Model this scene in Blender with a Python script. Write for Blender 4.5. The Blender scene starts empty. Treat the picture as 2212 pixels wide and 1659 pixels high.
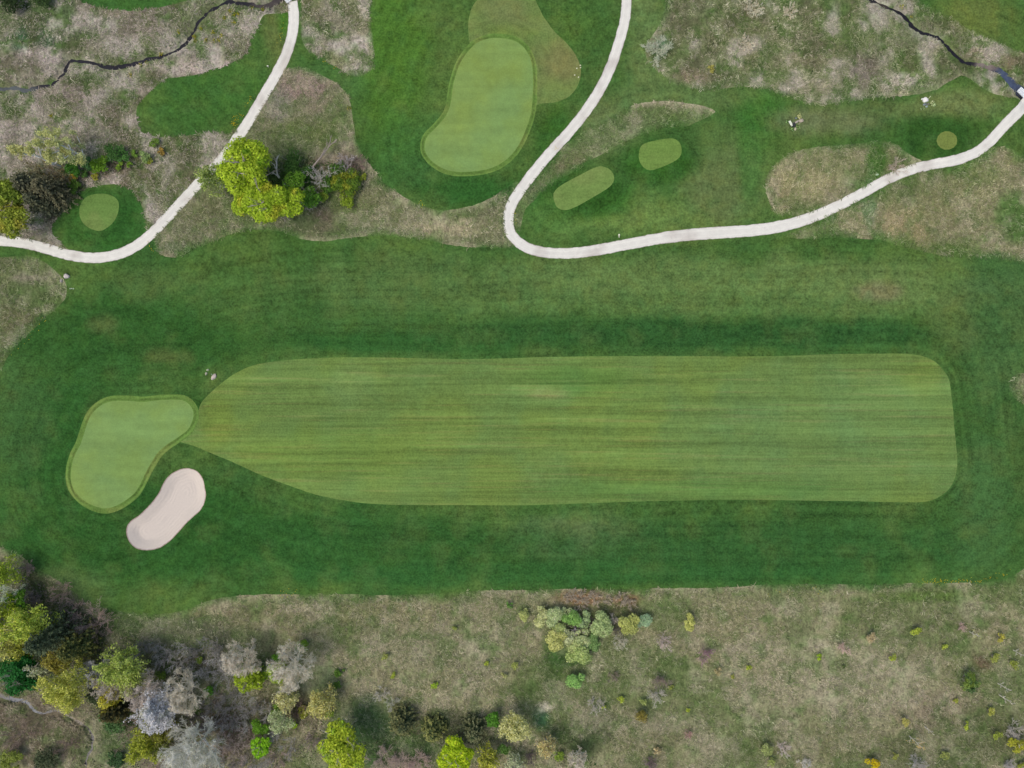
import bpy, math, numpy as np
from mathutils import Vector, Matrix
from mathutils.geometry import delaunay_2d_cdt

scene = bpy.context.scene
COLL = scene.collection

# ------------------------------------------------------------------ camera, sky, sun, exposure
CAM_H = 150.0                      # metres above the course, looking straight down
cam_data = bpy.data.cameras.new('camera')
cam_data.sensor_fit = 'HORIZONTAL'
cam_data.sensor_width = 36.0
cam_data.lens = 36.0 * CAM_H / 221.2
cam_data.clip_start = 0.5
cam_data.clip_end = 3000.0
cam = bpy.data.objects.new('camera', cam_data)
COLL.objects.link(cam)
cam.location = (0, 0, CAM_H)
cam.rotation_euler = (0, 0, 0)
scene.camera = cam

SUN_EL = math.radians(64)
SUN_AZ = math.atan2(-0.88, -0.48)  # towards the sun: left of the frame, a little below
SUN_DIR = Vector((math.sin(SUN_AZ) * math.cos(SUN_EL), math.cos(SUN_AZ) * math.cos(SUN_EL), math.sin(SUN_EL)))

world = bpy.data.worlds.new('World')
scene.world = world
world.use_nodes = True
wn = world.node_tree.nodes
wl = world.node_tree.links
wn.clear()
sky = wn.new('ShaderNodeTexSky')
sky.sky_type = 'NISHITA'
sky.sun_disc = False
sky.sun_elevation = SUN_EL
sky.sun_rotation = SUN_AZ
sky.air_density = 1.0
sky.dust_density = 4.0
sky.ozone_density = 1.0
bg = wn.new('ShaderNodeBackground')
bg.inputs['Strength'].default_value = 0.15
wo = wn.new('ShaderNodeOutputWorld')
wl.new(sky.outputs[0], bg.inputs[0])
wl.new(bg.outputs[0], wo.inputs[0])

sun_data = bpy.data.lights.new('sun', 'SUN')
sun_data.energy = 0.95
sun_data.angle = math.radians(28)
sun_data.color = (1.0, 0.93, 0.84)
sun = bpy.data.objects.new('sun', sun_data)
COLL.objects.link(sun)
sun.rotation_euler = (-SUN_DIR).to_track_quat('-Z', 'Y').to_euler()

scene.view_settings.view_transform = 'Standard'
scene.view_settings.look = 'None'
scene.view_settings.gamma = 1.0
scene.view_settings.exposure = 0.0
scene.view_settings.use_curve_mapping = False

# light reaching a flat open surface, per channel: measured once, turns seen colours into albedo
K_LIGHT = np.array([1.01, 0.99, 1.06])

# ------------------------------------------------------------------ small helpers
def lin(c):
    c = np.asarray(c, float) / 255.0
    return np.where(c <= 0.04045, c / 12.92, ((c + 0.055) / 1.055) ** 2.4)

def alb(c, gain=1.0):
    return np.clip(lin(c) / K_LIGHT * gain, 0.0, 0.85)

PX = 0.1                            # one map unit is 0.1 m on the ground
def W(fx, fy):
    return ((fx - 1106.0) * PX, (829.5 - fy) * PX)

def Z(ox, oy, s, pts):
    return [(ox + s * x, oy + s * y) for x, y in pts]

z1 = lambda p: Z(0, 0, .34723, p)
z2 = lambda p: Z(547.2, 0, .34723, p)
z3 = lambda p: Z(1094.5, 0, .34723, p)
z4 = lambda p: Z(1635.9, 0, .34723, p)
zg = lambda p: Z(0, 806.5, .26042, p)
zp = lambda p: Z(0, 518.4, .26042, p)
b1 = lambda p: Z(0, 1198.2, .27778, p)
b2 = lambda p: Z(403.2, 1198.2, .27778, p)
b3 = lambda p: Z(806.4, 1198.2, .27778, p)
b4 = lambda p: Z(1209.7, 1198.2, .27778, p)
b5 = lambda p: Z(1636.0, 1198.2, .27775, p)

_tab = np.random.RandomState(7).rand(256, 256)
def vnoise(x, y):
    x = np.asarray(x, float); y = np.asarray(y, float)
    xi = np.floor(x).astype(int); yi = np.floor(y).astype(int)
    fx = x - xi; fy = y - yi
    fx = fx * fx * (3 - 2 * fx); fy = fy * fy * (3 - 2 * fy)
    a = _tab[xi & 255, yi & 255]; b = _tab[(xi + 1) & 255, yi & 255]
    c = _tab[xi & 255, (yi + 1) & 255]; d = _tab[(xi + 1) & 255, (yi + 1) & 255]
    return (a + (b - a) * fx) * (1 - fy) + (c + (d - c) * fx) * fy

def fbm(x, y, oct=4, seed=0):
    s = 0; a = 1; t = 0
    x = np.asarray(x, float) + seed * 17.31; y = np.asarray(y, float) + seed * 9.77
    for i in range(oct):
        s = s + a * vnoise(x, y); t += a
        x = x * 2.03 + 5.1; y = y * 2.03 + 3.7; a *= 0.5
    return s / t

def sstep(a, b, v):
    t = np.clip((v - a) / (b - a), 0, 1)
    return t * t * (3 - 2 * t)

def smooth_closed(pts, step=0.7):
    P = np.array(pts, float); n = len(P); out = []
    for i in range(n):
        p0, p1, p2, p3 = P[i - 1], P[i], P[(i + 1) % n], P[(i + 2) % n]
        k = max(1, int(np.linalg.norm(p2 - p1) / step))
        for j in range(k):
            t = j / k
            out.append(0.5 * ((2 * p1) + (-p0 + p2) * t + (2 * p0 - 5 * p1 + 4 * p2 - p3) * t * t + (-p0 + 3 * p1 - 3 * p2 + p3) * t ** 3))
    return np.array(out)

def smooth_open(pts, step=0.7):
    P = np.array(pts, float)
    P = np.vstack([2 * P[0] - P[1], P, 2 * P[-1] - P[-2]]); out = []
    for i in range(1, len(P) - 2):
        p0, p1, p2, p3 = P[i - 1], P[i], P[i + 1], P[i + 2]
        k = max(1, int(np.linalg.norm(p2 - p1) / step))
        for j in range(k):
            t = j / k
            out.append(0.5 * ((2 * p1) + (-p0 + p2) * t + (2 * p0 - 5 * p1 + 4 * p2 - p3) * t * t + (-p0 + 3 * p1 - 3 * p2 + p3) * t ** 3))
    out.append(P[-2])
    return np.array(out)

def poly(fpts, jit=0.0, seed=0, step=0.7):
    P = smooth_closed([W(*p) for p in fpts], step)
    if jit:
        nx = fbm(P[:, 0] * 1.1, P[:, 1] * 1.1, 3, seed) - .5
        ny = fbm(P[:, 0] * 1.1, P[:, 1] * 1.1, 3, seed + 5) - .5
        P = P + np.stack([nx, ny], 1) * jit * 2
    return P

def normals2d(P, closed=True):
    if closed:
        T = np.roll(P, -1, 0) - np.roll(P, 1, 0)
    else:
        T = np.gradient(P, axis=0)
    T /= np.linalg.norm(T, axis=1)[:, None] + 1e-9
    return np.stack([T[:, 1], -T[:, 0]], 1)

def offset_poly(P, d):
    area = 0.5 * np.sum(P[:, 0] * np.roll(P[:, 1], -1) - np.roll(P[:, 0], -1) * P[:, 1])
    N = normals2d(P)
    if area < 0: N = -N
    return P + N * d

def ribbon(fpts, widths, jit=0.06, seed=0, step=0.6):
    C = smooth_open([W(*p) for p in fpts], step)
    if np.isscalar(widths):
        w = np.full(len(C), float(widths))
    else:
        w = np.interp(np.linspace(0, 1, len(C)), np.linspace(0, 1, len(widths)), widths)
    N = normals2d(C, False)
    a = w / 2 + (fbm(C[:, 0] * 1.3, C[:, 1] * 1.3, 3, seed) - .5) * 2 * jit * 2
    b = w / 2 + (fbm(C[:, 0] * 1.3, C[:, 1] * 1.3, 3, seed + 3) - .5) * 2 * jit * 2
    L = C + N * a[:, None]; R = C - N * b[:, None]
    return np.vstack([L, R[::-1]]), C, w

def inside(P, x, y):
    r = np.zeros(len(x), bool)
    bb = (x >= P[:, 0].min()) & (x <= P[:, 0].max()) & (y >= P[:, 1].min()) & (y <= P[:, 1].max())
    idx = np.where(bb)[0]
    if len(idx) == 0: return r
    X = x[idx]; Y = y[idx]; c = np.zeros(len(idx), bool)
    x1, y1 = P[:, 0], P[:, 1]; x2, y2 = np.roll(x1, -1), np.roll(y1, -1)
    for i in range(len(P)):
        if y1[i] == y2[i]: continue
        m = (y1[i] > Y) != (y2[i] > Y)
        if m.any():
            xx = (x2[i] - x1[i]) * (Y[m] - y1[i]) / (y2[i] - y1[i]) + x1[i]
            c[m] ^= X[m] < xx
    r[idx] = c
    return r

def dist_line(P, x, y, closed=True, cap=12.0):
    """distance to a polyline, capped"""
    d = np.full(len(x), cap)
    bb = (x > P[:, 0].min() - cap) & (x < P[:, 0].max() + cap) & (y > P[:, 1].min() - cap) & (y < P[:, 1].max() + cap)
    idx = np.where(bb)[0]
    if len(idx) == 0: return d
    A = P; B = np.roll(P, -1, 0)
    if not closed: A, B = P[:-1], P[1:]
    X = x[idx]; Y = y[idx]; best = np.full(len(idx), cap * cap)
    for a, b in zip(A, B):
        e = b - a; L = e @ e + 1e-12
        t = np.clip(((X - a[0]) * e[0] + (Y - a[1]) * e[1]) / L, 0, 1)
        q = (X - a[0] - t * e[0]) ** 2 + (Y - a[1] - t * e[1]) ** 2
        np.minimum(best, q, out=best)
    d[idx] = np.minimum(np.sqrt(best), cap)
    return d

def tag(o, label=None, cat=None, group=None, kind=None):
    if label: o['label'] = label
    if cat: o['category'] = cat
    if group: o['group'] = group
    if kind: o['kind'] = kind
    return o

class MB:
    """mesh builder: collects vertex blocks with colours, then links ONE mesh object"""
    def __init__(s):
        s.v = []; s.c = []; s.q = []; s.t = []; s.n = 0
    def add(s, v, quads=None, tris=None, col=(0.5, 0.5, 0.5)):
        v = np.asarray(v, float).reshape(-1, 3)
        col = np.asarray(col, float)
        if col.ndim == 1: col = np.tile(col, (len(v), 1))
        s.v.append(v); s.c.append(col)
        if quads is not None and len(quads): s.q.append(np.asarray(quads, int).reshape(-1, 4) + s.n)
        if tris is not None and len(tris): s.t.append(np.asarray(tris, int).reshape(-1, 3) + s.n)
        s.n += len(v)
    def build(s, name, mat, parent=None, smooth=False, attrs=None):
        v = np.vstack(s.v); c = np.vstack(s.c)
        q = np.vstack(s.q) if s.q else np.zeros((0, 4), int)
        t = np.vstack(s.t) if s.t else np.zeros((0, 3), int)
        me = bpy.data.meshes.new(name)
        me.vertices.add(len(v)); me.vertices.foreach_set('co', v.astype(np.float32).ravel())
        nl = q.size + t.size
        me.loops.add(nl); me.loops.foreach_set('vertex_index', np.concatenate([q.ravel(), t.ravel()]).astype(np.int32))
        npoly = len(q) + len(t)
        me.polygons.add(npoly)
        ls = np.concatenate([np.arange(len(q)) * 4, q.size + np.arange(len(t)) * 3]).astype(np.int32)
        me.polygons.foreach_set('loop_start', ls)
        me.update(calc_edges=True)
        me.validate()
        a = me.attributes.new('Col', 'FLOAT_COLOR', 'POINT')
        a.data.foreach_set('color', np.hstack([c, np.ones((len(c), 1))]).astype(np.float32).ravel())
        if attrs:
            for k, val in attrs.items():
                b = me.attributes.new(k, 'FLOAT', 'POINT'); b.data.foreach_set('value', np.asarray(val, np.float32))
        me.polygons.foreach_set('use_smooth', np.full(npoly, smooth, bool))
        me.materials.append(mat)
        o = bpy.data.objects.new(name, me); COLL.objects.link(o)
        if parent is not None: o.parent = parent
        return o

def empty(name, loc, rz=0):
    o = bpy.data.objects.new(name, None); COLL.objects.link(o)
    o.location = loc; o.rotation_euler = (0, 0, rz); o.empty_display_size = 0.5
    return o

# ------------------------------------------------------------------ materials
def new_mat(name):
    m = bpy.data.materials.new(name); m.use_nodes = True
    nt = m.node_tree; nt.nodes.clear()
    return m, nt, nt.nodes, nt.links

def N(nodes, typ, **kw):
    n = nodes.new(typ)
    for k, v in kw.items():
        if k.startswith('i_'): n.inputs[k[2:]].default_value = v
        else: setattr(n, k, v)
    return n

def math_node(nodes, links, op, a, b=None, clamp=False):
    n = nodes.new('ShaderNodeMath'); n.operation = op; n.use_clamp = clamp
    for i, v in enumerate((a, b)):
        if v is None: continue
        if isinstance(v, (int, float)): n.inputs[i].default_value = v
        else: links.new(v, n.inputs[i])
    return n.outputs[0]

def noise_val(nodes, links, scale, stretch=(1, 1, 1), rot=0.0, detail=4, rough=0.55):
    tc = nodes.new('ShaderNodeNewGeometry')
    mp = nodes.new('ShaderNodeMapping'); mp.inputs['Scale'].default_value = stretch; mp.inputs['Rotation'].default_value = (0, 0, rot)
    links.new(tc.outputs['Position'], mp.inputs['Vector'])
    n = nodes.new('ShaderNodeTexNoise'); n.inputs['Scale'].default_value = scale
    n.inputs['Detail'].default_value = detail; n.inputs['Roughness'].default_value = rough
    links.new(mp.outputs[0], n.inputs['Vector'])
    return n.outputs['Fac']

def grass_material(name, layers, bump=0.25, rings=None, hue=None, rough=0.9, tint=None, contour=None):
    """colour attribute times several scales of noise; layers = (scale, stretch, rotation, amount)"""
    m, nt, nodes, links = new_mat(name)
    at = N(nodes, 'ShaderNodeAttribute', attribute_name='Col')
    total = None
    for sc, st, ro, am in layers:
        f = noise_val(nodes, links, sc, st, ro)
        f = math_node(nodes, links, 'SUBTRACT', f, 0.5)
        f = math_node(nodes, links, 'MULTIPLY', f, am * 2)
        total = f if total is None else math_node(nodes, links, 'ADD', total, f)
    if rings:
        per, am = rings
        ed = N(nodes, 'ShaderNodeAttribute', attribute_name='ed')
        w = noise_val(nodes, links, 0.25)
        ph = math_node(nodes, links, 'ADD', math_node(nodes, links, 'MULTIPLY', ed.outputs['Fac'], 2 * math.pi / per), math_node(nodes, links, 'MULTIPLY', w, 5.0))
        s = math_node(nodes, links, 'SINE', ph)
        mask = math_node(nodes, links, 'SUBTRACT', noise_val(nodes, links, 0.12), 0.36)
        mask = math_node(nodes, links, 'MULTIPLY', mask, am * 4.0)
        near = math_node(nodes, links, 'SUBTRACT', 1.0, math_node(nodes, links, 'DIVIDE', ed.outputs['Fac'], 10.0), True)
        mask = math_node(nodes, links, 'MULTIPLY', mask, near)
        s = math_node(nodes, links, 'MULTIPLY', s, mask)
        total = math_node(nodes, links, 'ADD', total, s)
    if contour:
        # mower passes that follow the outline of the hole
        ed = N(nodes, 'ShaderNodeAttribute', attribute_name='ed')
        sp = N(nodes, 'ShaderNodeSeparateXYZ'); ge = N(nodes, 'ShaderNodeNewGeometry'); links.new(ge.outputs['Position'], sp.inputs[0])
        cb = N(nodes, 'ShaderNodeCombineXYZ')
        links.new(ed.outputs['Fac'], cb.inputs[0])
        links.new(math_node(nodes, links, 'MULTIPLY', sp.outputs[0], 0.035), cb.inputs[1]); links.new(math_node(nodes, links, 'MULTIPLY', sp.outputs[1], 0.035), cb.inputs[2])
        for sc, am in contour:
            n = N(nodes, 'ShaderNodeTexNoise'); n.inputs['Scale'].default_value = sc; n.inputs['Detail'].default_value = 3.0
            links.new(cb.outputs[0], n.inputs['Vector'])
            f = math_node(nodes, links, 'MULTIPLY', math_node(nodes, links, 'SUBTRACT', n.outputs['Fac'], 0.5), am * 2)
            total = math_node(nodes, links, 'ADD', total, f)
    fac = math_node(nodes, links, 'ADD', total, 1.0)
    fac = math_node(nodes, links, 'MAXIMUM', fac, 0.25)
    mul = N(nodes, 'ShaderNodeVectorMath', operation='SCALE')
    links.new(at.outputs['Color'], mul.inputs[0]); links.new(fac, mul.inputs['Scale'])
    col = mul.outputs[0]
    if hue:
        # a second tint blended in by patches of noise
        sc, hcol, amt = hue
        f = noise_val(nodes, links, sc, detail=3)
        f = math_node(nodes, links, 'MULTIPLY', math_node(nodes, links, 'SUBTRACT', f, 0.45), 5.0, True)
        f = math_node(nodes, links, 'MULTIPLY', f, amt)
        mx = N(nodes, 'ShaderNodeMix', data_type='RGBA', blend_type='MULTIPLY')
        links.new(f, mx.inputs[0]); links.new(col, mx.inputs[6]); mx.inputs[7].default_value = (*hcol, 1)
        col = mx.outputs[2]
    if tint:
        # dry straw coloured mowing lines
        sc, st, ro, tc, amt = tint
        f = noise_val(nodes, links, sc, st, ro, 3)
        f = math_node(nodes, links, 'MULTIPLY', math_node(nodes, links, 'SUBTRACT', f, 0.54), 7.0, True)
        f = math_node(nodes, links, 'MULTIPLY', f, amt)
        mx = N(nodes, 'ShaderNodeMix', data_type='RGBA', blend_type='MULTIPLY')
        links.new(f, mx.inputs[0]); links.new(col, mx.inputs[6]); mx.inputs[7].default_value = (*tc, 1)
        col = mx.outputs[2]
    bs = N(nodes, 'ShaderNodeBsdfPrincipled'); bs.inputs['Roughness'].default_value = rough
    bs.inputs['Specular IOR Level'].default_value = 0.05
    links.new(col, bs.inputs['Base Color'])
    if bump:
        b = N(nodes, 'ShaderNodeBump'); b.inputs['Strength'].default_value = bump; b.inputs['Distance'].default_value = 0.12
        links.new(noise_val(nodes, links, 3.0, detail=6, rough=0.7), b.inputs['Height'])
        links.new(b.outputs[0], bs.inputs['Normal'])
    o = N(nodes, 'ShaderNodeOutputMaterial'); links.new(bs.outputs[0], o.inputs[0])
    return m

MAT = {}
MAT['rough'] = grass_material('mown_rough_grass', [(2.4, (1, 1, 1), 0, .80), (0.8, (1, 1, 1), 0, .50), (0.22, (1, 1, 1), 0, .30), (0.9, (0.06, 1, 1), 0.02, .14)], 0.5, rings=(2.2, 0.10), hue=(0.35, (1.2, 1.0, 0.8), .32), contour=((0.35, .24), (1.1, .28)))
MAT['fairway'] = grass_material('fairway_grass', [(2.6, (1, 1, 1), 0, .45), (0.5, (1, 1, 1), 0, .22), (0.5, (0.03, 1, 1), 0.035, .46), (1.7, (0.025, 1, 1), 0.03, .36), (0.26, (0.06, 1, 1), 0.03, .30)], 0.2, hue=(0.12, (0.9, 1.0, 1.12), .6), tint=(1.5, (0.03, 1, 1), 0.033, (1.28, 1.02, 1.2), .8))
MAT['green'] = grass_material('putting_green_grass', [(3.0, (1, 1, 1), 0, .22), (0.7, (1, 1, 1), 0, .16), (0.5, (0.12, 1, 1), 1.25, .26)], 0.08, hue=(0.14, (1.07, 1.0, 0.8), .6))
MAT['fringe'] = grass_material('fringe_grass', [(2.6, (1, 1, 1), 0, .5), (0.6, (1, 1, 1), 0, .3)], 0.25, rings=(1.0, 0.25))
MAT['apron'] = grass_material('thin_apron_grass', [(2.6, (1, 1, 1), 0, .5), (0.5, (1, 1, 1), 0, .35), (0.15, (1, 1, 1), 0, .22)], 0.25, rings=(1.9, 0.09), hue=(0.3, (1.1, 0.98, 0.88), .5))
MAT['tee'] = grass_material('tee_grass', [(2.6, (1, 1, 1), 0, .4), (0.6, (1, 1, 1), 0, .25), (1.2, (0.1, 1, 1), 0.4, .22)], 0.15)
MAT['meadow'] = grass_material('meadow_floor', [(2.6, (1, 1, 1), 0.4, .9), (0.8, (1, 1, 1), 0, .5), (0.2, (1, 1, 1), 0, .25), (1.8, (1, .3, 1), 0.9, .5)], 0.6, hue=(0.5, (.80, 1.0, .78), .6))
MAT['tuft'] = grass_material('long_fescue_blades', [(1.5, (1, 1, 1), 0, .2)], 0, rough=0.85)

def sand_material():
    m, nt, nodes, links = new_mat('raked_bunker_sand')
    at = N(nodes, 'ShaderNodeAttribute', attribute_name='Col')
    ed = N(nodes, 'ShaderNodeAttribute', attribute_name='ed')
    w = noise_val(nodes, links, 0.5)
    ph = math_node(nodes, links, 'ADD', math_node(nodes, links, 'MULTIPLY', ed.outputs['Fac'], 9.0), math_node(nodes, links, 'MULTIPLY', w, 11.0))
    s = math_node(nodes, links, 'SINE', ph)
    n1 = noise_val(nodes, links, 0.35)
    mask = math_node(nodes, links, 'MULTIPLY', math_node(nodes, links, 'SUBTRACT', n1, 0.46), 5.0, True)
    s = math_node(nodes, links, 'MULTIPLY', s, math_node(nodes, links, 'MULTIPLY', mask, 0.05))
    n2 = math_node(nodes, links, 'MULTIPLY', math_node(nodes, links, 'SUBTRACT', noise_val(nodes, links, 2.5, detail=6), 0.5), 0.14)
    f = math_node(nodes, links, 'ADD', math_node(nodes, links, 'ADD', s, n2), 1.0)
    mul = N(nodes, 'ShaderNodeVectorMath', operation='SCALE')
    links.new(at.outputs['Color'], mul.inputs[0]); links.new(f, mul.inputs['Scale'])
    # brown band at the very edge
    e = math_node(nodes, links, 'ADD', ed.outputs['Fac'], math_node(nodes, links, 'MULTIPLY', math_node(nodes, links, 'SUBTRACT', noise_val(nodes, links, 1.4), .5), .35))
    lip = math_node(nodes, links, 'SUBTRACT', 1.0, math_node(nodes, links, 'MULTIPLY', e, 3.6, True), True)
    mx = N(nodes, 'ShaderNodeMix', data_type='RGBA'); links.new(lip, mx.inputs[0]); links.new(mul.outputs[0], mx.inputs[6]); mx.inputs[7].default_value = (.26, .19, .14, 1)
    bs = N(nodes, 'ShaderNodeBsdfPrincipled'); bs.inputs['Roughness'].default_value = 0.95; bs.inputs['Specular IOR Level'].default_value = 0.1
    links.new(mx.outputs[2], bs.inputs['Base Color'])
    b = N(nodes, 'ShaderNodeBump'); b.inputs['Strength'].default_value = 0.5; b.inputs['Distance'].default_value = 0.04
    links.new(math_node(nodes, links, 'ADD', s, n2), b.inputs['Height']); links.new(b.outputs[0], bs.inputs['Normal'])
    o = N(nodes, 'ShaderNodeOutputMaterial'); links.new(bs.outputs[0], o.inputs[0])
    return m
MAT['sand'] = sand_material()

def path_material():
    m, nt, nodes, links = new_mat('crushed_limestone_path')
    at = N(nodes, 'ShaderNodeAttribute', attribute_name='Col')
    ed = N(nodes, 'ShaderNodeAttribute', attribute_name='ed')
    a = math_node(nodes, links, 'MULTIPLY', math_node(nodes, links, 'SUBTRACT', noise_val(nodes, links, 0.7), 0.5), 0.30)
    c = math_node(nodes, links, 'MULTIPLY', math_node(nodes, links, 'SUBTRACT', noise_val(nodes, links, 6.0, detail=6, rough=.7), 0.5), 0.35)
    # two faint wheel lines
    tr = math_node(nodes, links, 'ABSOLUTE', math_node(nodes, links, 'SUBTRACT', ed.outputs['Fac'], 0.62))
    tr = math_node(nodes, links, 'MULTIPLY', math_node(nodes, links, 'SUBTRACT', 1.0, math_node(nodes, links, 'MULTIPLY', tr, 4.0, True)), 0.07)
    f = math_node(nodes, links, 'ADD', math_node(nodes, links, 'ADD', math_node(nodes, links, 'ADD', a, c), tr), 0.96)
    mul = N(nodes, 'ShaderNodeVectorMath', operation='SCALE')
    links.new(at.outputs['Color'], mul.inputs[0]); links.new(f, mul.inputs['Scale'])
    e = math_node(nodes, links, 'ADD', ed.outputs['Fac'], math_node(nodes, links, 'MULTIPLY', math_node(nodes, links, 'SUBTRACT', noise_val(nodes, links, 1.1), .52), .45))
    lip = math_node(nodes, links, 'SUBTRACT', 1.0, math_node(nodes, links, 'MULTIPLY', e, 7.0, True), True)
    lip = math_node(nodes, links, 'MULTIPLY', lip, .8)
    mx = N(nodes, 'ShaderNodeMix', data_type='RGBA'); links.new(lip, mx.inputs[0]); links.new(mul.outputs[0], mx.inputs[6]); mx.inputs[7].default_value = (.20, .17, .13, 1)
    bs = N(nodes, 'ShaderNodeBsdfPrincipled'); bs.inputs['Roughness'].default_value = 0.9; bs.inputs['Specular IOR Level'].default_value = 0.15
    links.new(mx.outputs[2], bs.inputs['Base Color'])
    b = N(nodes, 'ShaderNodeBump'); b.inputs['Strength'].default_value = 0.3; b.inputs['Distance'].default_value = 0.05
    links.new(c, b.inputs['Height']); links.new(b.outputs[0], bs.inputs['Normal'])
    o = N(nodes, 'ShaderNodeOutputMaterial'); links.new(bs.outputs[0], o.inputs[0])
    return m
MAT['path'] = path_material()

def water_material():
    m, nt, nodes, links = new_mat('dark_stream_water')
    at = N(nodes, 'ShaderNodeAttribute', attribute_name='Col')
    f = math_node(nodes, links, 'ADD', math_node(nodes, links, 'MULTIPLY', noise_val(nodes, links, 1.2, detail=5), 1.2), 0.4)
    mul = N(nodes, 'ShaderNodeVectorMath', operation='SCALE')
    links.new(at.outputs['Color'], mul.inputs[0]); links.new(f, mul.inputs['Scale'])
    bs = N(nodes, 'ShaderNodeBsdfPrincipled'); bs.inputs['Roughness'].default_value = 0.07; bs.inputs['Specular IOR Level'].default_value = 0.22
    links.new(mul.outputs[0], bs.inputs['Base Color'])
    b = N(nodes, 'ShaderNodeBump'); b.inputs['Strength'].default_value = 0.08; b.inputs['Distance'].default_value = 0.05
    links.new(noise_val(nodes, links, 2.5, detail=4), b.inputs['Height']); links.new(b.outputs[0], bs.inputs['Normal'])
    o = N(nodes, 'ShaderNodeOutputMaterial'); links.new(bs.outputs[0], o.inputs[0])
    return m
MAT['water'] = water_material()

def leaf_material():
    m, nt, nodes, links = new_mat('leaf')
    at = N(nodes, 'ShaderNodeAttribute', attribute_name='Col')
    di = N(nodes, 'ShaderNodeBsdfPrincipled'); di.inputs['Roughness'].default_value = 0.6; di.inputs['Specular IOR Level'].default_value = 0.2
    tr = N(nodes, 'ShaderNodeBsdfTranslucent')
    links.new(at.outputs['Color'], di.inputs['Base Color']); links.new(at.outputs['Color'], tr.inputs['Color'])
    mx = N(nodes, 'ShaderNodeMixShader'); mx.inputs[0].default_value = 0.3
    links.new(di.outputs[0], mx.inputs[1]); links.new(tr.outputs[0], mx.inputs[2])
    o = N(nodes, 'ShaderNodeOutputMaterial'); links.new(mx.outputs[0], o.inputs[0])
    return m
MAT['leaf'] = leaf_material()

def plain_material(name, noise=0.3, scale=4.0, rough=0.85, bump=0.3):
    m, nt, nodes, links = new_mat(name)
    at = N(nodes, 'ShaderNodeAttribute', attribute_name='Col')
    f = noise_val(nodes, links, scale, detail=6, rough=.65)
    g = math_node(nodes, links, 'ADD', math_node(nodes, links, 'MULTIPLY', math_node(nodes, links, 'SUBTRACT', f, .5), noise * 2), 1.0)
    mul = N(nodes, 'ShaderNodeVectorMath', operation='SCALE')
    links.new(at.outputs['Color'], mul.inputs[0]); links.new(g, mul.inputs['Scale'])
    bs = N(nodes, 'ShaderNodeBsdfPrincipled'); bs.inputs['Roughness'].default_value = rough; bs.inputs['Specular IOR Level'].default_value = 0.2
    links.new(mul.outputs[0], bs.inputs['Base Color'])
    if bump:
        b = N(nodes, 'ShaderNodeBump'); b.inputs['Strength'].default_value = bump; b.inputs['Distance'].default_value = 0.05
        links.new(f, b.inputs['Height']); links.new(b.outputs[0], bs.inputs['Normal'])
    o = N(nodes, 'ShaderNodeOutputMaterial'); links.new(bs.outputs[0], o.inputs[0])
    return m
MAT['bark'] = plain_material('bark', .25, 6.0)
MAT['stone'] = plain_material('weathered_stone', .35, 2.5)
MAT['paint'] = plain_material('painted_timber', .12, 3.0, .6, .1)
# ------------------------------------------------------------------ map outlines of the course
PATH_A, PATH_A_C, PATH_A_W = ribbon([(-160, 545), (-60, 522), (0, 520), (50, 525), (100, 537), (150, 551), (200, 557), (250, 550), (290, 533), (325, 507), (360, 471), (390, 438), (420, 405), (450, 372), (480, 340), (510, 300), (540, 255), (570, 205), (600, 155), (620, 115), (632, 75), (636, 40), (634, 18), (632, 5)], 2.3, 0.06, 1)
PATH_B, PATH_B_C, PATH_B_W = ribbon([(1362, -160), (1356, -40), (1353, 0), (1350, 40), (1340, 82), (1325, 130), (1308, 170), (1285, 212), (1258, 250), (1225, 290), (1190, 328), (1155, 370), (1125, 410), (1105, 442), (1098, 472), (1101, 500), (1118, 522), (1145, 538), (1180, 546), (1230, 547), (1280, 542), (1340, 531), (1400, 520), (1450, 512), (1520, 505), (1600, 500), (1650, 495), (1700, 486), (1760, 467), (1820, 440), (1870, 413), (1920, 386), (1970, 366), (2020, 355), (2070, 345), (2110, 328), (2140, 303), (2170, 270), (2200, 240), (2225, 215), (2290, 150), (2370, 70)], [2.2, 2.2, 2.3, 2.35, 2.3, 2.4, 2.6, 2.5, 2.2, 2.2, 2.4, 2.3], 0.06, 2)

STREAM_A, STREAM_A_C, STREAM_A_W = ribbon([(-120, 200)] + z1([(-40, 548), (0, 552), (80, 548), (160, 556), (240, 535), (310, 527), (350, 495), (390, 450), (415, 400), (440, 372), (500, 378), (570, 385), (640, 408), (700, 412), (760, 405), (820, 392), (900, 365), (980, 350), (1050, 325), (1110, 295), (1160, 250), (1200, 190), (1240, 120), (1290, 75), (1350, 40), (1410, 14), (1480, 18), (1560, 30), (1640, 36)]) + [(588, 8), (612, -8), (640, -40), (690, -120)], [.9, .9, .7, .75, .6, .65, .95, .85, .7, .65, .6, .7, .9, 1.6, 2.2, 2.0], 0.2, 3, 0.5)
STREAM_B, STREAM_B_C, STREAM_B_W = ribbon([(1840, -120)] + z4([(700, -30), (740, 0), (800, 30), (870, 60), (900, 75), (940, 115), (975, 160), (1030, 195), (1100, 215), (1150, 245), (1190, 290), (1240, 340), (1300, 385), (1370, 392), (1440, 412), (1520, 440), (1570, 485), (1610, 530), (1660, 585)]) + [(2260, 260), (2330, 330)], [1.0, .8, .65, .6, .55, .6, .65, .7, .7, .9, 1.6, 2.3, 2.4, 2.2, 1.4, 1.3], 0.2, 4, 0.5)
STREAM_C, STREAM_C_C, STREAM_C_W = ribbon([(-60, 1495)] + b1([(-40, 1100), (60, 1132), (130, 1145), (200, 1165), (235, 1210), (300, 1245), (350, 1240), (420, 1225), (480, 1245), (560, 1290), (640, 1335), (690, 1380), (710, 1450), (708, 1520), (672, 1570), (665, 1659), (650, 1800)]), [.8, .8, .9, .9, .7, .35, .3, .35, .4, .4, .4, .5], 0.18, 5, 0.5)

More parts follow.
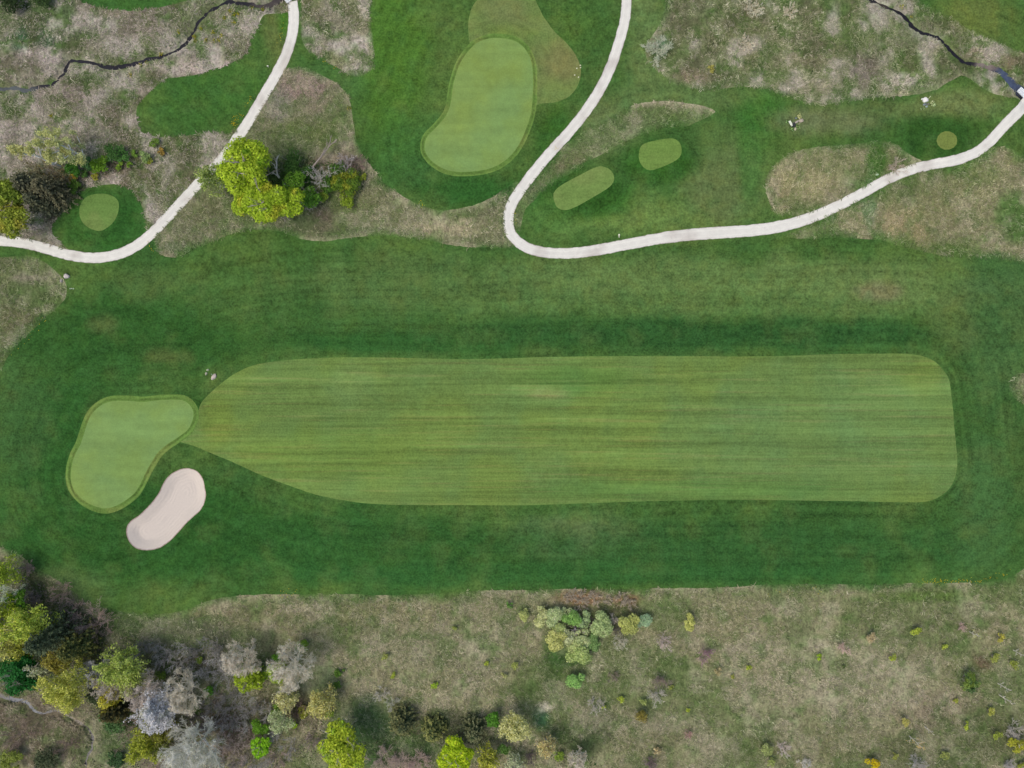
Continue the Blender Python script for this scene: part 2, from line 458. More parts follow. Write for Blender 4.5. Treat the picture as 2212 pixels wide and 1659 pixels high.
MEADOWS = {
 'left_marsh': poly([(-200, -150), (620, -150), (640, -60), (634, 0)] + [(630, 90), (600, 160), (560, 225), (520, 290), (480, 345), (420, 410), (360, 475), (310, 515), (250, 545), (200, 550), (140, 545), (60, 525), (0, 518), (-200, 540)], .15, 1),
 'between_path_and_green': poly(z2([(240, -200), (262, 0), (285, 60), (295, 150), (300, 220), (325, 300), (390, 350), (450, 385), (520, 420), (600, 465), (650, 480), (700, 460), (740, 430), (757, 380), (752, 300), (745, 230), (735, 150), (725, 70), (745, 0), (760, -200)]), .22, 2),
 'round_the_maples': poly(z2([(150, 450), (200, 427), (300, 415), (370, 435), (450, 480), (520, 525), (570, 570), (597, 610), (612, 680), (625, 780), (640, 860), (660, 920), (700, 990), (740, 1040), (770, 1090), (830, 1150), (900, 1200), (980, 1250), (1080, 1290), (1180, 1310), (1280, 1300), (1400, 1270), (1500, 1220), (1580, 1160)]) + [(1120, 395), (1105, 440), (1098, 470), (1100, 500), (1115, 525), (1110, 536), (1050, 535), (1000, 533), (950, 525), (900, 516), (850, 511), (790, 511), (740, 516), (700, 521), (660, 518), (630, 509), (590, 499), (550, 497), (510, 503), (480, 513), (450, 526), (420, 541), (395, 553), (370, 556), (350, 551), (340, 541), (332, 520), (330, 505), (390, 437), (450, 372), (510, 300), (540, 255), (570, 205)], .18, 3),
 'below_left_path': poly([(-120, 550)] + zp([(0, 140), (150, 128), (260, 138), (380, 190), (460, 260), (520, 330), (545, 400), (540, 470), (490, 540), (400, 620), (300, 720), (200, 810), (100, 920), (40, 1010), (0, 1090)]) + [(-60, 880), (-120, 860)], .18, 4),
 'top_right': poly(z3([(985, -300), (985, 0), (975, 80), (930, 190), (872, 270), (860, 330), (880, 390), (930, 440), (1000, 500), (1060, 535), (1150, 555), (1250, 562), (1340, 555), (1430, 545), (1520, 545), (1600, 558)]) + z4([(60, 562), (130, 590), (200, 610), (260, 640), (330, 662), (430, 655), (560, 635), (700, 620), (820, 605), (920, 600), (1040, 580), (1110, 560), (1170, 520), (1230, 490), (1290, 475), (1380, 540), (1450, 580), (1550, 605), (1640, 620), (1760, 720), (1900, 700), (1900, 430), (1659, 330), (1590, 300), (1500, 265), (1420, 235), (1340, 200), (1290, 165), (1230, 115), (1150, 75), (1080, 40), (1020, 0), (800, -300)]), .22, 5),
 'tee_bank': poly(z3([(40, 1390), (28, 1290), (70, 1215), (150, 1135), (230, 1050), (320, 945), (400, 870), (480, 815), (580, 768), (690, 703), (780, 658), (860, 640), (960, 632), (1060, 637), (1160, 652), (1250, 672), (1295, 697), (1270, 725), (1200, 755), (1120, 790), (1050, 800), (960, 805), (860, 835), (780, 865), (700, 900), (600, 955), (500, 1010), (400, 1080), (320, 1120), (240, 1175), (180, 1240), (120, 1300), (95, 1370), (80, 1450), (55, 1430)]), .16, 6),
 'above_right_path': poly(z4([(50, 1180), (58, 1090), (110, 1020), (200, 960), (300, 930), (430, 912), (560, 900), (700, 885), (790, 880), (850, 895), (920, 945), (985, 985), (1020, 1010), (900, 1070), (760, 1140), (600, 1230), (450, 1300), (330, 1320), (220, 1345), (130, 1345), (100, 1320), (70, 1250)]), .16, 7),
 'below_right_path': poly(z4([(165, 1462), (300, 1410), (440, 1345), (600, 1260), (760, 1180), (900, 1105), (1050, 1055), (1200, 1035), (1300, 1005), (1400, 950), (1470, 915), (1550, 920), (1620, 950), (1760, 1040), (2000, 1100), (2000, 1640), (1760, 1640), (1659, 1632), (1450, 1610), (1300, 1598), (1150, 1590), (1000, 1555), (940, 1545), (800, 1502), (700, 1488), (480, 1480), (300, 1484), (210, 1480)]), .18, 8),
 'bottom': poly([(-300, 1150), (-60, 1170)] + b1([(0, -60), (150, 0), (230, 70), (330, 130), (450, 200), (560, 280), (640, 340), (740, 380), (850, 420), (960, 445), (1080, 460), (1200, 470), (1310, 460), (1400, 440), (1500, 410), (1600, 382)]) + b2([(30, 405), (100, 385), (200, 350), (300, 330), (420, 320), (600, 311), (800, 312), (1000, 312), (1200, 310), (1500, 313)]) + b3([(0, 316), (300, 308), (500, 300), (700, 290), (900, 280), (1200, 275), (1400, 270)]) + b4([(0, 268), (600, 262), (900, 258), (1200, 258), (1400, 248)]) + b5([(0, 235), (450, 230), (800, 232), (1200, 225), (1500, 222), (1750, 215), (1900, 195), (2000, 160), (2074, 110)]) + [(2260, 1200), (2330, 1150), (2600, 1150), (2600, 2200), (-300, 2200)], .2, 9, 1.0),
 'right_edge_patch': poly([(2182, 818), (2200, 808), (2230, 812), (2250, 840), (2235, 872), (2205, 870), (2184, 852)], .5, 10),
}
MOWN = [
 poly(z1([(480, -200), (500, 0), (560, 32), (640, 60), (750, 65), (850, 75), (960, 55), (1050, 40), (1130, 15), (1190, -10), (1250, -200)]), .15, 21),
 poly(z1([(1880, 0), (1800, 80), (1700, 90), (1640, 105), (1600, 180), (1560, 240), (1545, 300), (1500, 355), (1400, 402), (1300, 430), (1220, 460), (1120, 475), (1030, 490), (960, 540), (900, 600), (860, 640), (845, 700), (855, 770), (880, 820), (950, 845), (1050, 850), (1200, 835), (1300, 825), (1430, 822), (1560, 700), (1700, 450), (1800, 300), (1850, 150)]), .13, 22),
 poly(z1([(500, 1195), (600, 1160), (720, 1145), (800, 1165), (850, 1210), (880, 1280), (900, 1350), (912, 1420), (930, 1450), (830, 1540), (700, 1600), (560, 1600), (440, 1560), (370, 1500), (320, 1450), (330, 1370), (400, 1310), (440, 1250)]), .12, 23),
]
FAIRWAY = poly([(400, 930), (425, 900), (437, 868), (462, 842), (495, 815), (525, 798), (560, 786), (620, 778), (700, 773), (800, 772), (900, 774), (1000, 776), (1100, 774), (1200, 771), (1400, 769), (1600, 770), (1720, 768), (1800, 765), (1900, 764), (1970, 765), (2010, 775), (2035, 795), (2050, 820), (2056, 860), (2060, 900), (2064, 950), (2068, 1000), (2062, 1035), (2045, 1062), (2015, 1080), (1980, 1085), (1900, 1084), (1800, 1082), (1600, 1080), (1400, 1083), (1300, 1086), (1150, 1091), (1000, 1091), (900, 1091), (800, 1088), (740, 1080), (680, 1068), (620, 1048), (560, 1025), (500, 998), (450, 977), (418, 963), (392, 955), (380, 945)], .05, 30)
GREEN_L = poly(zg([(965, 228), (1080, 228), (1200, 236), (1330, 222), (1450, 218), (1520, 222), (1570, 250), (1605, 300), (1612, 350), (1595, 410), (1560, 470), (1480, 530), (1390, 590), (1310, 660), (1260, 740), (1210, 830), (1160, 930), (1120, 990), (1050, 1050), (960, 1100), (880, 1117), (790, 1095), (700, 1040), (630, 960), (605, 880), (610, 770), (640, 670), (680, 590), (710, 500), (735, 420), (780, 330), (850, 265), (910, 238)]), .03, 31, .5)
GREEN_T = poly([(1075, 85), (1110, 91), (1135, 110), (1148, 140), (1151, 180), (1149, 230), (1140, 270), (1120, 315), (1095, 345), (1060, 365), (1010, 373), (970, 370), (940, 355), (922, 335), (918, 315), (925, 295), (945, 275), (965, 250), (974, 225), (978, 195), (985, 165), (1000, 130), (1025, 100), (1050, 88)], .03, 32, .5)
FRINGE_L = offset_poly(GREEN_L, 1.15)
FRINGE_T = offset_poly(GREEN_T, 0.95)
APRON = poly([(1016, 100), (1012, 70), (1013, 40), (1024, 10), (1050, -15), (1100, -28), (1145, -15), (1160, 8), (1172, 32), (1195, 65), (1225, 95), (1246, 125), (1255, 155), (1248, 185), (1230, 208), (1200, 221), (1172, 225), (1155, 232), (1140, 250), (1100, 220), (1060, 160), (1030, 130)], .1, 33)
TEE_A = poly(z3([(290, 1230), (300, 1190), (350, 1150), (450, 1095), (540, 1050), (590, 1040), (640, 1060), (665, 1100), (660, 1140), (620, 1180), (520, 1240), (430, 1290), (360, 1312), (310, 1290)]), .03, 34, .5)
TEE_B = poly(z3([(818, 970), (830, 920), (870, 895), (960, 875), (1030, 870), (1070, 895), (1083, 940), (1070, 985), (1020, 1020), (950, 1050), (890, 1066), (850, 1050), (825, 1015)]), .03, 35, .5)
TEE_C = poly([(2041 + 22 * math.cos(a) * 1.02, 306 + 20 * math.sin(a)) for a in np.linspace(0, 2 * math.pi, 14, endpoint=False)], .06, 36, .5)
TEE_D = poly(z1([(500, 1330), (510, 1270), (550, 1225), (620, 1208), (690, 1215), (735, 1245), (745, 1290), (730, 1350), (690, 1405), (630, 1438), (570, 1425), (520, 1385)]), .04, 37, .5)
BUNKER = poly(zg([(1570, 787), (1640, 815), (1685, 880), (1700, 950), (1710, 1010), (1690, 1090), (1650, 1150), (1560, 1230), (1480, 1320), (1400, 1400), (1320, 1450), (1230, 1468), (1140, 1455), (1080, 1405), (1050, 1330), (1055, 1270), (1090, 1220), (1160, 1170), (1250, 1080), (1310, 1000), (1360, 900), (1410, 840), (1480, 800), (1530, 788)]), .04, 38, .4)

REGIONS = [('ground', None)]
for k, p in MEADOWS.items(): REGIONS.append(('meadow:' + k, p))
for p in MOWN: REGIONS.append(('ground', p))
REGIONS += [('apron', APRON), ('fairway', FAIRWAY), ('fringe_l', FRINGE_L), ('fringe_t', FRINGE_T), ('green_l', GREEN_L), ('green_t', GREEN_T),
            ('tee_a', TEE_A), ('tee_b', TEE_B), ('tee_c', TEE_C), ('tee_d', TEE_D), ('bunker', BUNKER),
            ('stream_a', STREAM_A), ('stream_b', STREAM_B), ('stream_c', STREAM_C), ('path_a', PATH_A), ('path_b', PATH_B)]

# ------------------------------------------------------------------ relief of the land
def height(x, y):
    x = np.asarray(x, float); y = np.asarray(y, float)
    h = (fbm(x / 38, y / 38, 3, 2) - .5) * 1.3 + (fbm(x / 9, y / 9, 2, 4) - .5) * 0.16
    for P, hh, fall in ((TEE_A, .55, 2.6), (TEE_B, .55, 2.6), (TEE_C, .5, 3.5), (TEE_D, .5, 3.0), (GREEN_L, .45, 5.0), (GREEN_T, .55, 5.0)):
        d = dist_line(P, x, y); d = np.where(inside(P, x, y), 0, d)
        h = h + hh * (1 - sstep(0.3, fall, d))
    d = dist_line(BUNKER, x, y); ins = inside(BUNKER, x, y)
    h = h + np.where(ins, .28 - 1.1 * sstep(0, 2.4, d), .28 * np.exp(-(d / 1.3) ** 2))
    for C, w in ((STREAM_A_C, STREAM_A_W), (STREAM_B_C, STREAM_B_W), (STREAM_C_C, STREAM_C_W)):
        d = dist_line(C, x, y, False)
        ww = np.full(len(x), .5)
        near = np.where(d < 3.5)[0]
        if len(near):
            j = np.argmin((x[near, None] - C[None, :, 0]) ** 2 + (y[near, None] - C[None, :, 1]) ** 2, axis=1)
            ww[near] = w[j] / 2
        h = h - .55 * (1 - sstep(ww + .14, ww + 1.1, d))
    for C in (PATH_A_C, PATH_B_C):
        d = dist_line(C, x, y, False)
        h = h + .10 * (1 - sstep(1.0, 2.6, d))
    return h

# ------------------------------------------------------------------ colours of the ground cover (seen colour, sRGB)
def blobs(x, y, col, lst, wob=0.35):
    w = fbm(x / 6, y / 6, 3, 11) - .5
    for fx, fy, rx, ry, c, s in lst:
        bx, by = W(fx, fy)
        q = np.sqrt(((x - bx) / (rx * PX)) ** 2 + ((y - by) / (ry * PX)) ** 2) + w * wob * 2
        m = (1 - sstep(0.45, 1.2, q)) * min(1, s * 1.25)
        col = col * (1 - m[:, None]) + np.array(c, float)[None] * m[:, None]
    return col

ROUGH_BLOBS = [
 (1800, 620, 420, 75, (98, 118, 66), .9), (1400, 610, 460, 72, (94, 118, 64), .9), (900, 615, 330, 80, (82, 108, 57), .7), (1500, 660, 500, 34, (84, 112, 58), .6),
 (1560, 722, 650, 42, (44, 82, 38), .8), (850, 740, 380, 32, (40, 80, 34), .7), (300, 730, 360, 110, (42, 80, 32), .7), (120, 980, 150, 230, (40, 80, 32), .75), (420, 880, 140, 40, (40, 78, 30), .6),
 (1250, 1160, 170, 55, (98, 112, 74), .6), (1650, 1190, 520, 80, (44, 82, 38), .7), (400, 1150, 400, 130, (40, 80, 32), .75), (820, 1180, 320, 90, (42, 82, 35), .7), (1200, 1240, 700, 30, (42, 84, 38), .6),
 (850, 130, 90, 240, (70, 110, 36), .6), (900, 330, 90, 110, (54, 94, 46), .4), (1060, 415, 190, 42, (40, 82, 32), .7),
 (1205, 310, 50, 90, (46, 84, 28), .7), (1230, 60, 60, 60, (74, 104, 42), .5), (1400, 90, 60, 170, (98, 118, 68), .9), (1310, 270, 70, 70, (100, 114, 70), .8), (1480, 215, 200, 45, (88, 110, 62), .75), (1560, 300, 90, 60, (84, 106, 56), .6),
 (1420, 470, 270, 60, (96, 120, 60), .85), (1560, 400, 110, 90, (96, 110, 66), .75), (1270, 430, 110, 55, (46, 86, 30), .75), (1430, 350, 90, 50, (46, 86, 30), .75), (1180, 480, 60, 60, (72, 110, 50), .5),
 (1640, 255, 70, 60, (58, 104, 38), .65), (1800, 262, 150, 36, (102, 111, 74), .85), (1930, 240, 130, 26, (92, 108, 62), .7), (1620, 340, 30, 120, (60, 104, 44), .5),
 (2030, 300, 110, 70, (44, 78, 30), .8), (2060, 225, 120, 35, (106, 118, 70), .8), (2180, 320, 40, 60, (84, 108, 52), .6),
 (2160, 700, 90, 260, (62, 94, 54), .5), (2060, 700, 60, 80, (98, 108, 60), .4), (2130, 1080, 80, 170, (66, 100, 56), .5), (1900, 630, 60, 22, (122, 118, 84), .7),
 (450, 200, 160, 90, (58, 98, 40), .6), (595, 75, 35, 70, (98, 108, 58), .7), (615, 50, 15, 40, (62, 108, 32), .6), (215, 480, 110, 80, (42, 84, 32), .7),
 (2110, 40, 110, 60, (94, 108, 52), .8), (300, 10, 120, 40, (58, 98, 42), .6), (700, 190, 110, 60, (68, 104, 52), .5), (30, 900, 90, 160, (62, 92, 48), .5), (330, 610, 90, 40, (84, 102, 56), .4),
 (130, 1280, 110, 60, (76, 98, 60), .5), (360, 770, 60, 20, (92, 96, 52), .5), (220, 700, 40, 20, (88, 92, 56), .4), (520, 640, 180, 60, (66, 98, 48), .4)]
MEADOW_BLOBS = [
 # marsh by the left stream
 (120, 40, 130, 50, (84, 100, 66), .7), (70, 90, 70, 26, (72, 100, 70), .8), (20, 10, 40, 18, (52, 66, 40), .8), (200, 165, 50, 22, (88, 108, 64), .7),
 (450, 145, 170, 24, (192, 176, 168), .85), (310, 195, 40, 18, (188, 172, 164), .8), (560, 60, 40, 50, (188, 178, 166), .75), (180, 25, 20, 25, (160, 150, 138), .6), (90, 120, 60, 22, (186, 172, 168), .8), (160, 200, 60, 26, (172, 156, 150), .85), (60, 200, 50, 18, (150, 138, 132), .6), (30, 235, 40, 26, (76, 92, 52), .7), (15, 280, 40, 20, (166, 152, 148), .7), (250, 250, 60, 35, (132, 126, 106), .7), (140, 262, 40, 40, (96, 106, 66), .6), (380, 340, 80, 60, (110, 112, 82), .6), (240, 385, 80, 26, (118, 102, 90), .7), (280, 355, 60, 24, (104, 92, 80), .6), (340, 400, 70, 60, (104, 108, 76), .6), (440, 300, 40, 22, (86, 104, 66), .6), (50, 350, 60, 50, (104, 100, 84), .6), (300, 70, 90, 25, (140, 130, 118), .5), (250, 20, 60, 18, (150, 136, 122), .6), (550, 18, 40, 10, (84, 80, 78), .6),
 # between the path and the green
 (720, 60, 70, 60, (142, 134, 120), .6), (780, 120, 25, 50, (194, 182, 164), .8), (660, 70, 30, 40, (100, 116, 78), .6), (790, 30, 30, 40, (124, 122, 92), .5), (740, 130, 50, 30, (116, 120, 84), .5),
 # round the maples
 (660, 190, 100, 40, (148, 128, 120), .8), (700, 220, 60, 30, (148, 134, 118), .5), (600, 225, 40, 50, (138, 132, 126), .6), (680, 285, 110, 34, (98, 112, 64), .65), (620, 300, 60, 26, (94, 108, 66), .5), (760, 320, 30, 60, (140, 128, 112), .5), (740, 350, 70, 20, (124, 108, 98), .6), (960, 490, 130, 22, (160, 150, 122), .8), (860, 450, 120, 50, (112, 114, 80), .6), (690, 480, 40, 34, (112, 96, 88), .65), (640, 490, 80, 22, (88, 100, 66), .5), (400, 500, 60, 40, (122, 122, 96), .5), (430, 430, 60, 60, (108, 110, 78), .5), (800, 505, 160, 14, (80, 100, 60), .5), (1060, 500, 40, 30, (106, 112, 78), .4), (520, 490, 60, 10, (150, 140, 124), .5), (380, 535, 40, 16, (96, 110, 78), .6),
 # below the left path
 (60, 600, 40, 14, (134, 126, 110), .7), (110, 580, 20, 20, (138, 130, 112), .6), (30, 690, 40, 40, (112, 106, 80), .5), (60, 640, 60, 30, (90, 104, 66), .5), (50, 740, 30, 30, (84, 104, 66), .6), (138, 625, 8, 30, (146, 142, 118), .7),
 # top right
 (1421, 108, 27, 27, (112, 138, 110), .9), (1408, 100, 12, 18, (156, 154, 146), .8), (1560, 60, 110, 60, (108, 114, 78), .5), (1700, 200, 70, 16, (86, 112, 58), .7), (1650, 170, 60, 20, (90, 112, 62), .6), (1790, 60, 60, 30, (84, 112, 58), .6), (1440, 20, 50, 30, (130, 120, 104), .5), (1760, 120, 70, 40, (140, 132, 106), .5), (1865, 150, 60, 45, (136, 128, 118), .85), (1840, 60, 120, 40, (100, 116, 70), .6), (1960, 140, 50, 40, (88, 110, 58), .65), (1490, 165, 50, 18, (140, 120, 106), .6), (1730, 190, 90, 20, (146, 138, 120), .6), (2010, 30, 40, 24, (88, 114, 62), .7), (2080, 50, 60, 24, (150, 142, 122), .6), (2110, 105, 50, 24, (146, 132, 118), .7), (2160, 135, 50, 20, (130, 116, 94), .7), (2170, 185, 40, 20, (106, 116, 76), .6), (2010, 105, 30, 16, (140, 132, 112), .6), (1620, 110, 60, 60, (106, 110, 74), .5), (1935, 190, 40, 14, (156, 148, 126), .6),
 # tee bank
 (1330, 290, 90, 30, (92, 110, 70), .5), (1240, 360, 60, 40, (104, 112, 76), .5), (1215, 350, 40, 20, (128, 116, 94), .4), (1390, 225, 60, 8, (150, 136, 114), .8), (1500, 234, 60, 8, (160, 150, 128), .9), (1160, 420, 30, 40, (108, 114, 84), .5), (1420, 270, 60, 24, (106, 118, 82), .5),
 # by the right path
 (1720, 380, 90, 60, (148, 142, 106), .7), (1680, 420, 30, 60, (152, 142, 108), .5), (1800, 350, 60, 30, (122, 126, 88), .5), (1895, 350, 26, 44, (72, 104, 48), .85), (1870, 400, 40, 18, (74, 104, 50), .7), (1932, 362, 20, 8, (150, 134, 118), .7), (1960, 340, 30, 16, (112, 114, 78), .5),
 (1740, 495, 90, 22, (98, 118, 68), .6), (1878, 450, 16, 70, (88, 122, 76), .8), (1960, 500, 60, 50, (150, 138, 104), .75), (1935, 470, 30, 50, (154, 142, 110), .5), (2060, 430, 90, 60, (132, 130, 94), .6), (2190, 470, 40, 60, (82, 110, 58), .75), (2060, 540, 60, 20, (92, 112, 62), .7), (2110, 380, 80, 24, (118, 124, 82), .5), (2190, 345, 30, 20, (122, 122, 84), .5),
 # bottom: scrub floor on the left, pale hay on the right
 (120, 1350, 240, 160, (84, 90, 66), .85), (400, 1450, 180, 120, (92, 96, 76), .85), (60, 1570, 140, 90, (104, 94, 80), .75), (150, 1560, 60, 40, (128, 118, 100), .7), (250, 1590, 60, 70, (82, 98, 62), .7), (200, 1600, 24, 50, (142, 136, 114), .7), (470, 1590, 100, 70, (98, 84, 76), .75), (610, 1530, 80, 50, (86, 80, 64), .7), (300, 1340, 120, 30, (78, 96, 60), .7), (560, 1330, 130, 26, (130, 124, 96), .5), (420, 1320, 80, 14, (128, 118, 90), .6), (690, 1465, 60, 40, (92, 106, 78), .7),
 (800, 1560, 80, 70, (74, 96, 60), .85), (860, 1620, 120, 40, (70, 92, 56), .8), (1000, 1570, 150, 40, (70, 74, 54), .7), (850, 1340, 220, 60, (136, 128, 98), .4), (960, 1400, 200, 80, (132, 130, 102), .5), (1165, 1550, 24, 30, (62, 92, 66), .9), (1180, 1526, 22, 13, (196, 188, 170), .95), (1190, 1440, 24, 90, (72, 92, 50), .7), (1230, 1420, 50, 20, (66, 94, 50), .7), (1150, 1490, 80, 24, (82, 98, 58), .6), (1250, 1590, 70, 50, (66, 80, 50), .7),
 (1265, 1290, 60, 20, (150, 118, 92), .85), (1345, 1297, 40, 18, (152, 118, 94), .8), (1330, 1320, 70, 22, (92, 88, 66), .5), (1450, 1320, 80, 40, (94, 112, 66), .5), (1600, 1350, 130, 60, (130, 126, 96), .4), (1420, 1560, 120, 60, (112, 112, 82), .4), (1290, 1560, 50, 50, (86, 92, 66), .5), (1800, 1470, 220, 110, (148, 142, 116), .7), (2010, 1330, 180, 50, (112, 116, 82), .5), (2040, 1530, 120, 50, (136, 122, 106), .5), (2130, 1590, 120, 80, (92, 98, 66), .65), (1960, 1630, 160, 40, (92, 98, 66), .65), (1740, 1600, 120, 60, (112, 112, 80), .5), (2120, 1430, 26, 26, (104, 86, 70), .7), (2000, 1290, 120, 14, (90, 112, 56), .6), (1720, 1350, 40, 80, (98, 110, 72), .4), (2190, 840, 30, 20, (118, 118, 92), .7), (1690, 1290, 180, 12, (120, 124, 88), .5)]  # brown blob up-right of the dark evergreen: its shadow painted into the ground

TRACK = smooth_open([W(*p) for p in z3([(790, 668), (860, 648), (960, 641), (1060, 646), (1160, 660), (1240, 680), (1285, 700)])])
SOFT = {'tee_bank': 2.0, 'below_right_path': 2.6, 'round_the_maples': 1.6, 'below_left_path': 1.8, 'bottom': 1.65, 'right_edge_patch': 3.0, 'top_right': 1.65, 'left_marsh': .9, 'between_path_and_green': 1.0, 'above_right_path': 1.6}
def ground_colour(kind, x, y):
    """seen colour (sRGB 0-255) of the ground cover at a point"""
    n = len(x); one = np.ones((n, 1))
    na = fbm(x / 11, y / 11, 4, 1); nb = fbm(x / 4.2, y / 4.2, 3, 2); nc = fbm(x / 2.0, y / 2.0, 3, 3); nd = fbm(x / 17, y / 17, 3, 8)
    def mix(c, d, f): return c * (1 - f[:, None]) + np.array(d, float)[None] * f[:, None]
    if kind == 'ground':
        c = one * np.array([[63, 95, 43]], float)
        c = mix(c, (78, 104, 48), sstep(.42, .68, na)); c = mix(c, (50, 84, 38), sstep(.5, .28, nd) * .7)
        c = blobs(x, y, c, ROUGH_BLOBS)
        c = mix(c, (94, 104, 56), sstep(.52, .74, nb) * .28); c = mix(c, (62, 102, 54), sstep(.56, .74, nc) * .25)
        c = c * .92 + np.array([[9, 13, 9.0]])
    elif kind.startswith('meadow'):
        key = kind[7:]
        base = {'tee_bank': (98, 115, 72), 'below_left_path': (106, 112, 78), 'round_the_maples': (118, 119, 90), 'top_right': (116, 122, 90), 'left_marsh': (134, 128, 112)}.get(key, (136, 132, 102))
        c = one * np.array([base], float)
        c = mix(c, (94, 108, 66), sstep(.42, .66, na) * .75)
        c = blobs(x, y, c, MEADOW_BLOBS, .5)
        hi = .85 if key in ('left_marsh', 'top_right', 'between_path_and_green') else .5
        c = mix(c, (173, 163, 155) if hi > .6 else (164, 155, 134), sstep(.50, .70, nb) * hi); c = mix(c, (80, 102, 56), sstep(.54, .70, nc) * hi)
        if hi > .6: c = mix(c, (84, 80, 62), sstep(.46, .30, nb) * .45)
        d = dist_line(MEADOWS[key], x, y, cap=4.0); sf = SOFT[key]
        e = fbm(x / 5, y / 5, 2, 44)
        if sf < 1.7: c = mix(c, (158, 151, 126), (1 - sstep(.3, 1.3, d)) * .6 * sstep(.42, .6, e))
        c2 = ground_colour('ground', x, y); m = ((1 - sstep(0, sf, d + (nb - .5) * sf * 1.2)) * .85 * sstep(.68, .48, e))[:, None]
        c = c * (1 - m) + c2 * m
        if key == 'tee_bank':              # worn pale strip along the top of the bank
            d = dist_line(TRACK, x, y, False, cap=3.0); c = mix(c, (158, 148, 126), (1 - sstep(.35, .95, d)) * .9)
    elif kind == 'fairway':
        c = one * np.array([[105, 130, 69]], float)
        c = mix(c, (113, 134, 64), sstep(.45, .7, na) * .6)
        c = blobs(x, y, c, [(1800, 930, 330, 170, (103, 131, 76), .55), (1250, 820, 140, 40, (86, 122, 58), .5), (470, 900, 40, 60, (112, 132, 60), .6), (760, 830, 60, 60, (112, 138, 80), .5), (1180, 850, 60, 14, (132, 140, 84), .5), (1500, 1060, 400, 30, (90, 124, 62), .5), (700, 980, 200, 60, (106, 130, 58), .4)])
    elif kind.startswith('green'):
        c = one * np.array([[122, 151, 89]], float)
        c = mix(c, (130, 152, 82), sstep(.45, .7, na) * .6); c = mix(c, (117, 149, 93), sstep(.55, .3, nd) * .5)
    elif kind.startswith('fringe'):
        c = one * np.array([[98, 128, 62]], float); c = mix(c, (122, 132, 72), sstep(.5, .75, nb) * .6)
    elif kind == 'apron':
        c = one * np.array([[108, 130, 72]], float)
        c = blobs(x, y, c, [(1215, 140, 50, 60, (124, 124, 78), .7), (1090, 15, 70, 40, (110, 122, 76), .6), (1190, 190, 40, 30, (116, 138, 78), .5), (1100, 70, 60, 20, (110, 136, 66), .5)])
        c = mix(c, (120, 126, 80), sstep(.5, .75, nb) * .4)
    elif kind.startswith('tee'):
        base = {'tee_a': (112, 138, 74), 'tee_b': (108, 136, 68), 'tee_c': (114, 128, 66), 'tee_d': (104, 134, 70)}[kind]
        c = one * np.array([base], float); c = mix(c, (126, 138, 82), sstep(.5, .75, nb) * .4)
    elif kind == 'bunker':
        c = one * np.array([[210, 198, 190]], float)
    elif kind.startswith('path'):
        c = one * np.array([[227, 223, 217]], float); c = mix(c, (198, 190, 184), sstep(.58, .8, nb) * .7)
    elif kind.startswith('stream'):
        c = one * np.array([[38, 37, 43]], float)
        c = blobs(x, y, c, [(2185, 165, 40, 40, (74, 84, 108), .9), (2135, 140, 30, 14, (128, 116, 112), .8), (1890, 15, 40, 16, (86, 76, 66), .8), (590, 10, 50, 14, (74, 68, 66), .8), (30, 192, 60, 14, (92, 98, 100), .7), (60, 1525, 60, 30, (78, 86, 100), .9), (160, 1550, 60, 30, (88, 78, 62), .9), (200, 1620, 30, 60, (52, 54, 60), .8), (300, 130, 60, 12, (40, 38, 46), .6)])  # bluish blobs: sky reflection painted into the water colour
    else:
        c = one * np.array([[100, 110, 70]], float)
    return np.clip(c, 4, 250)

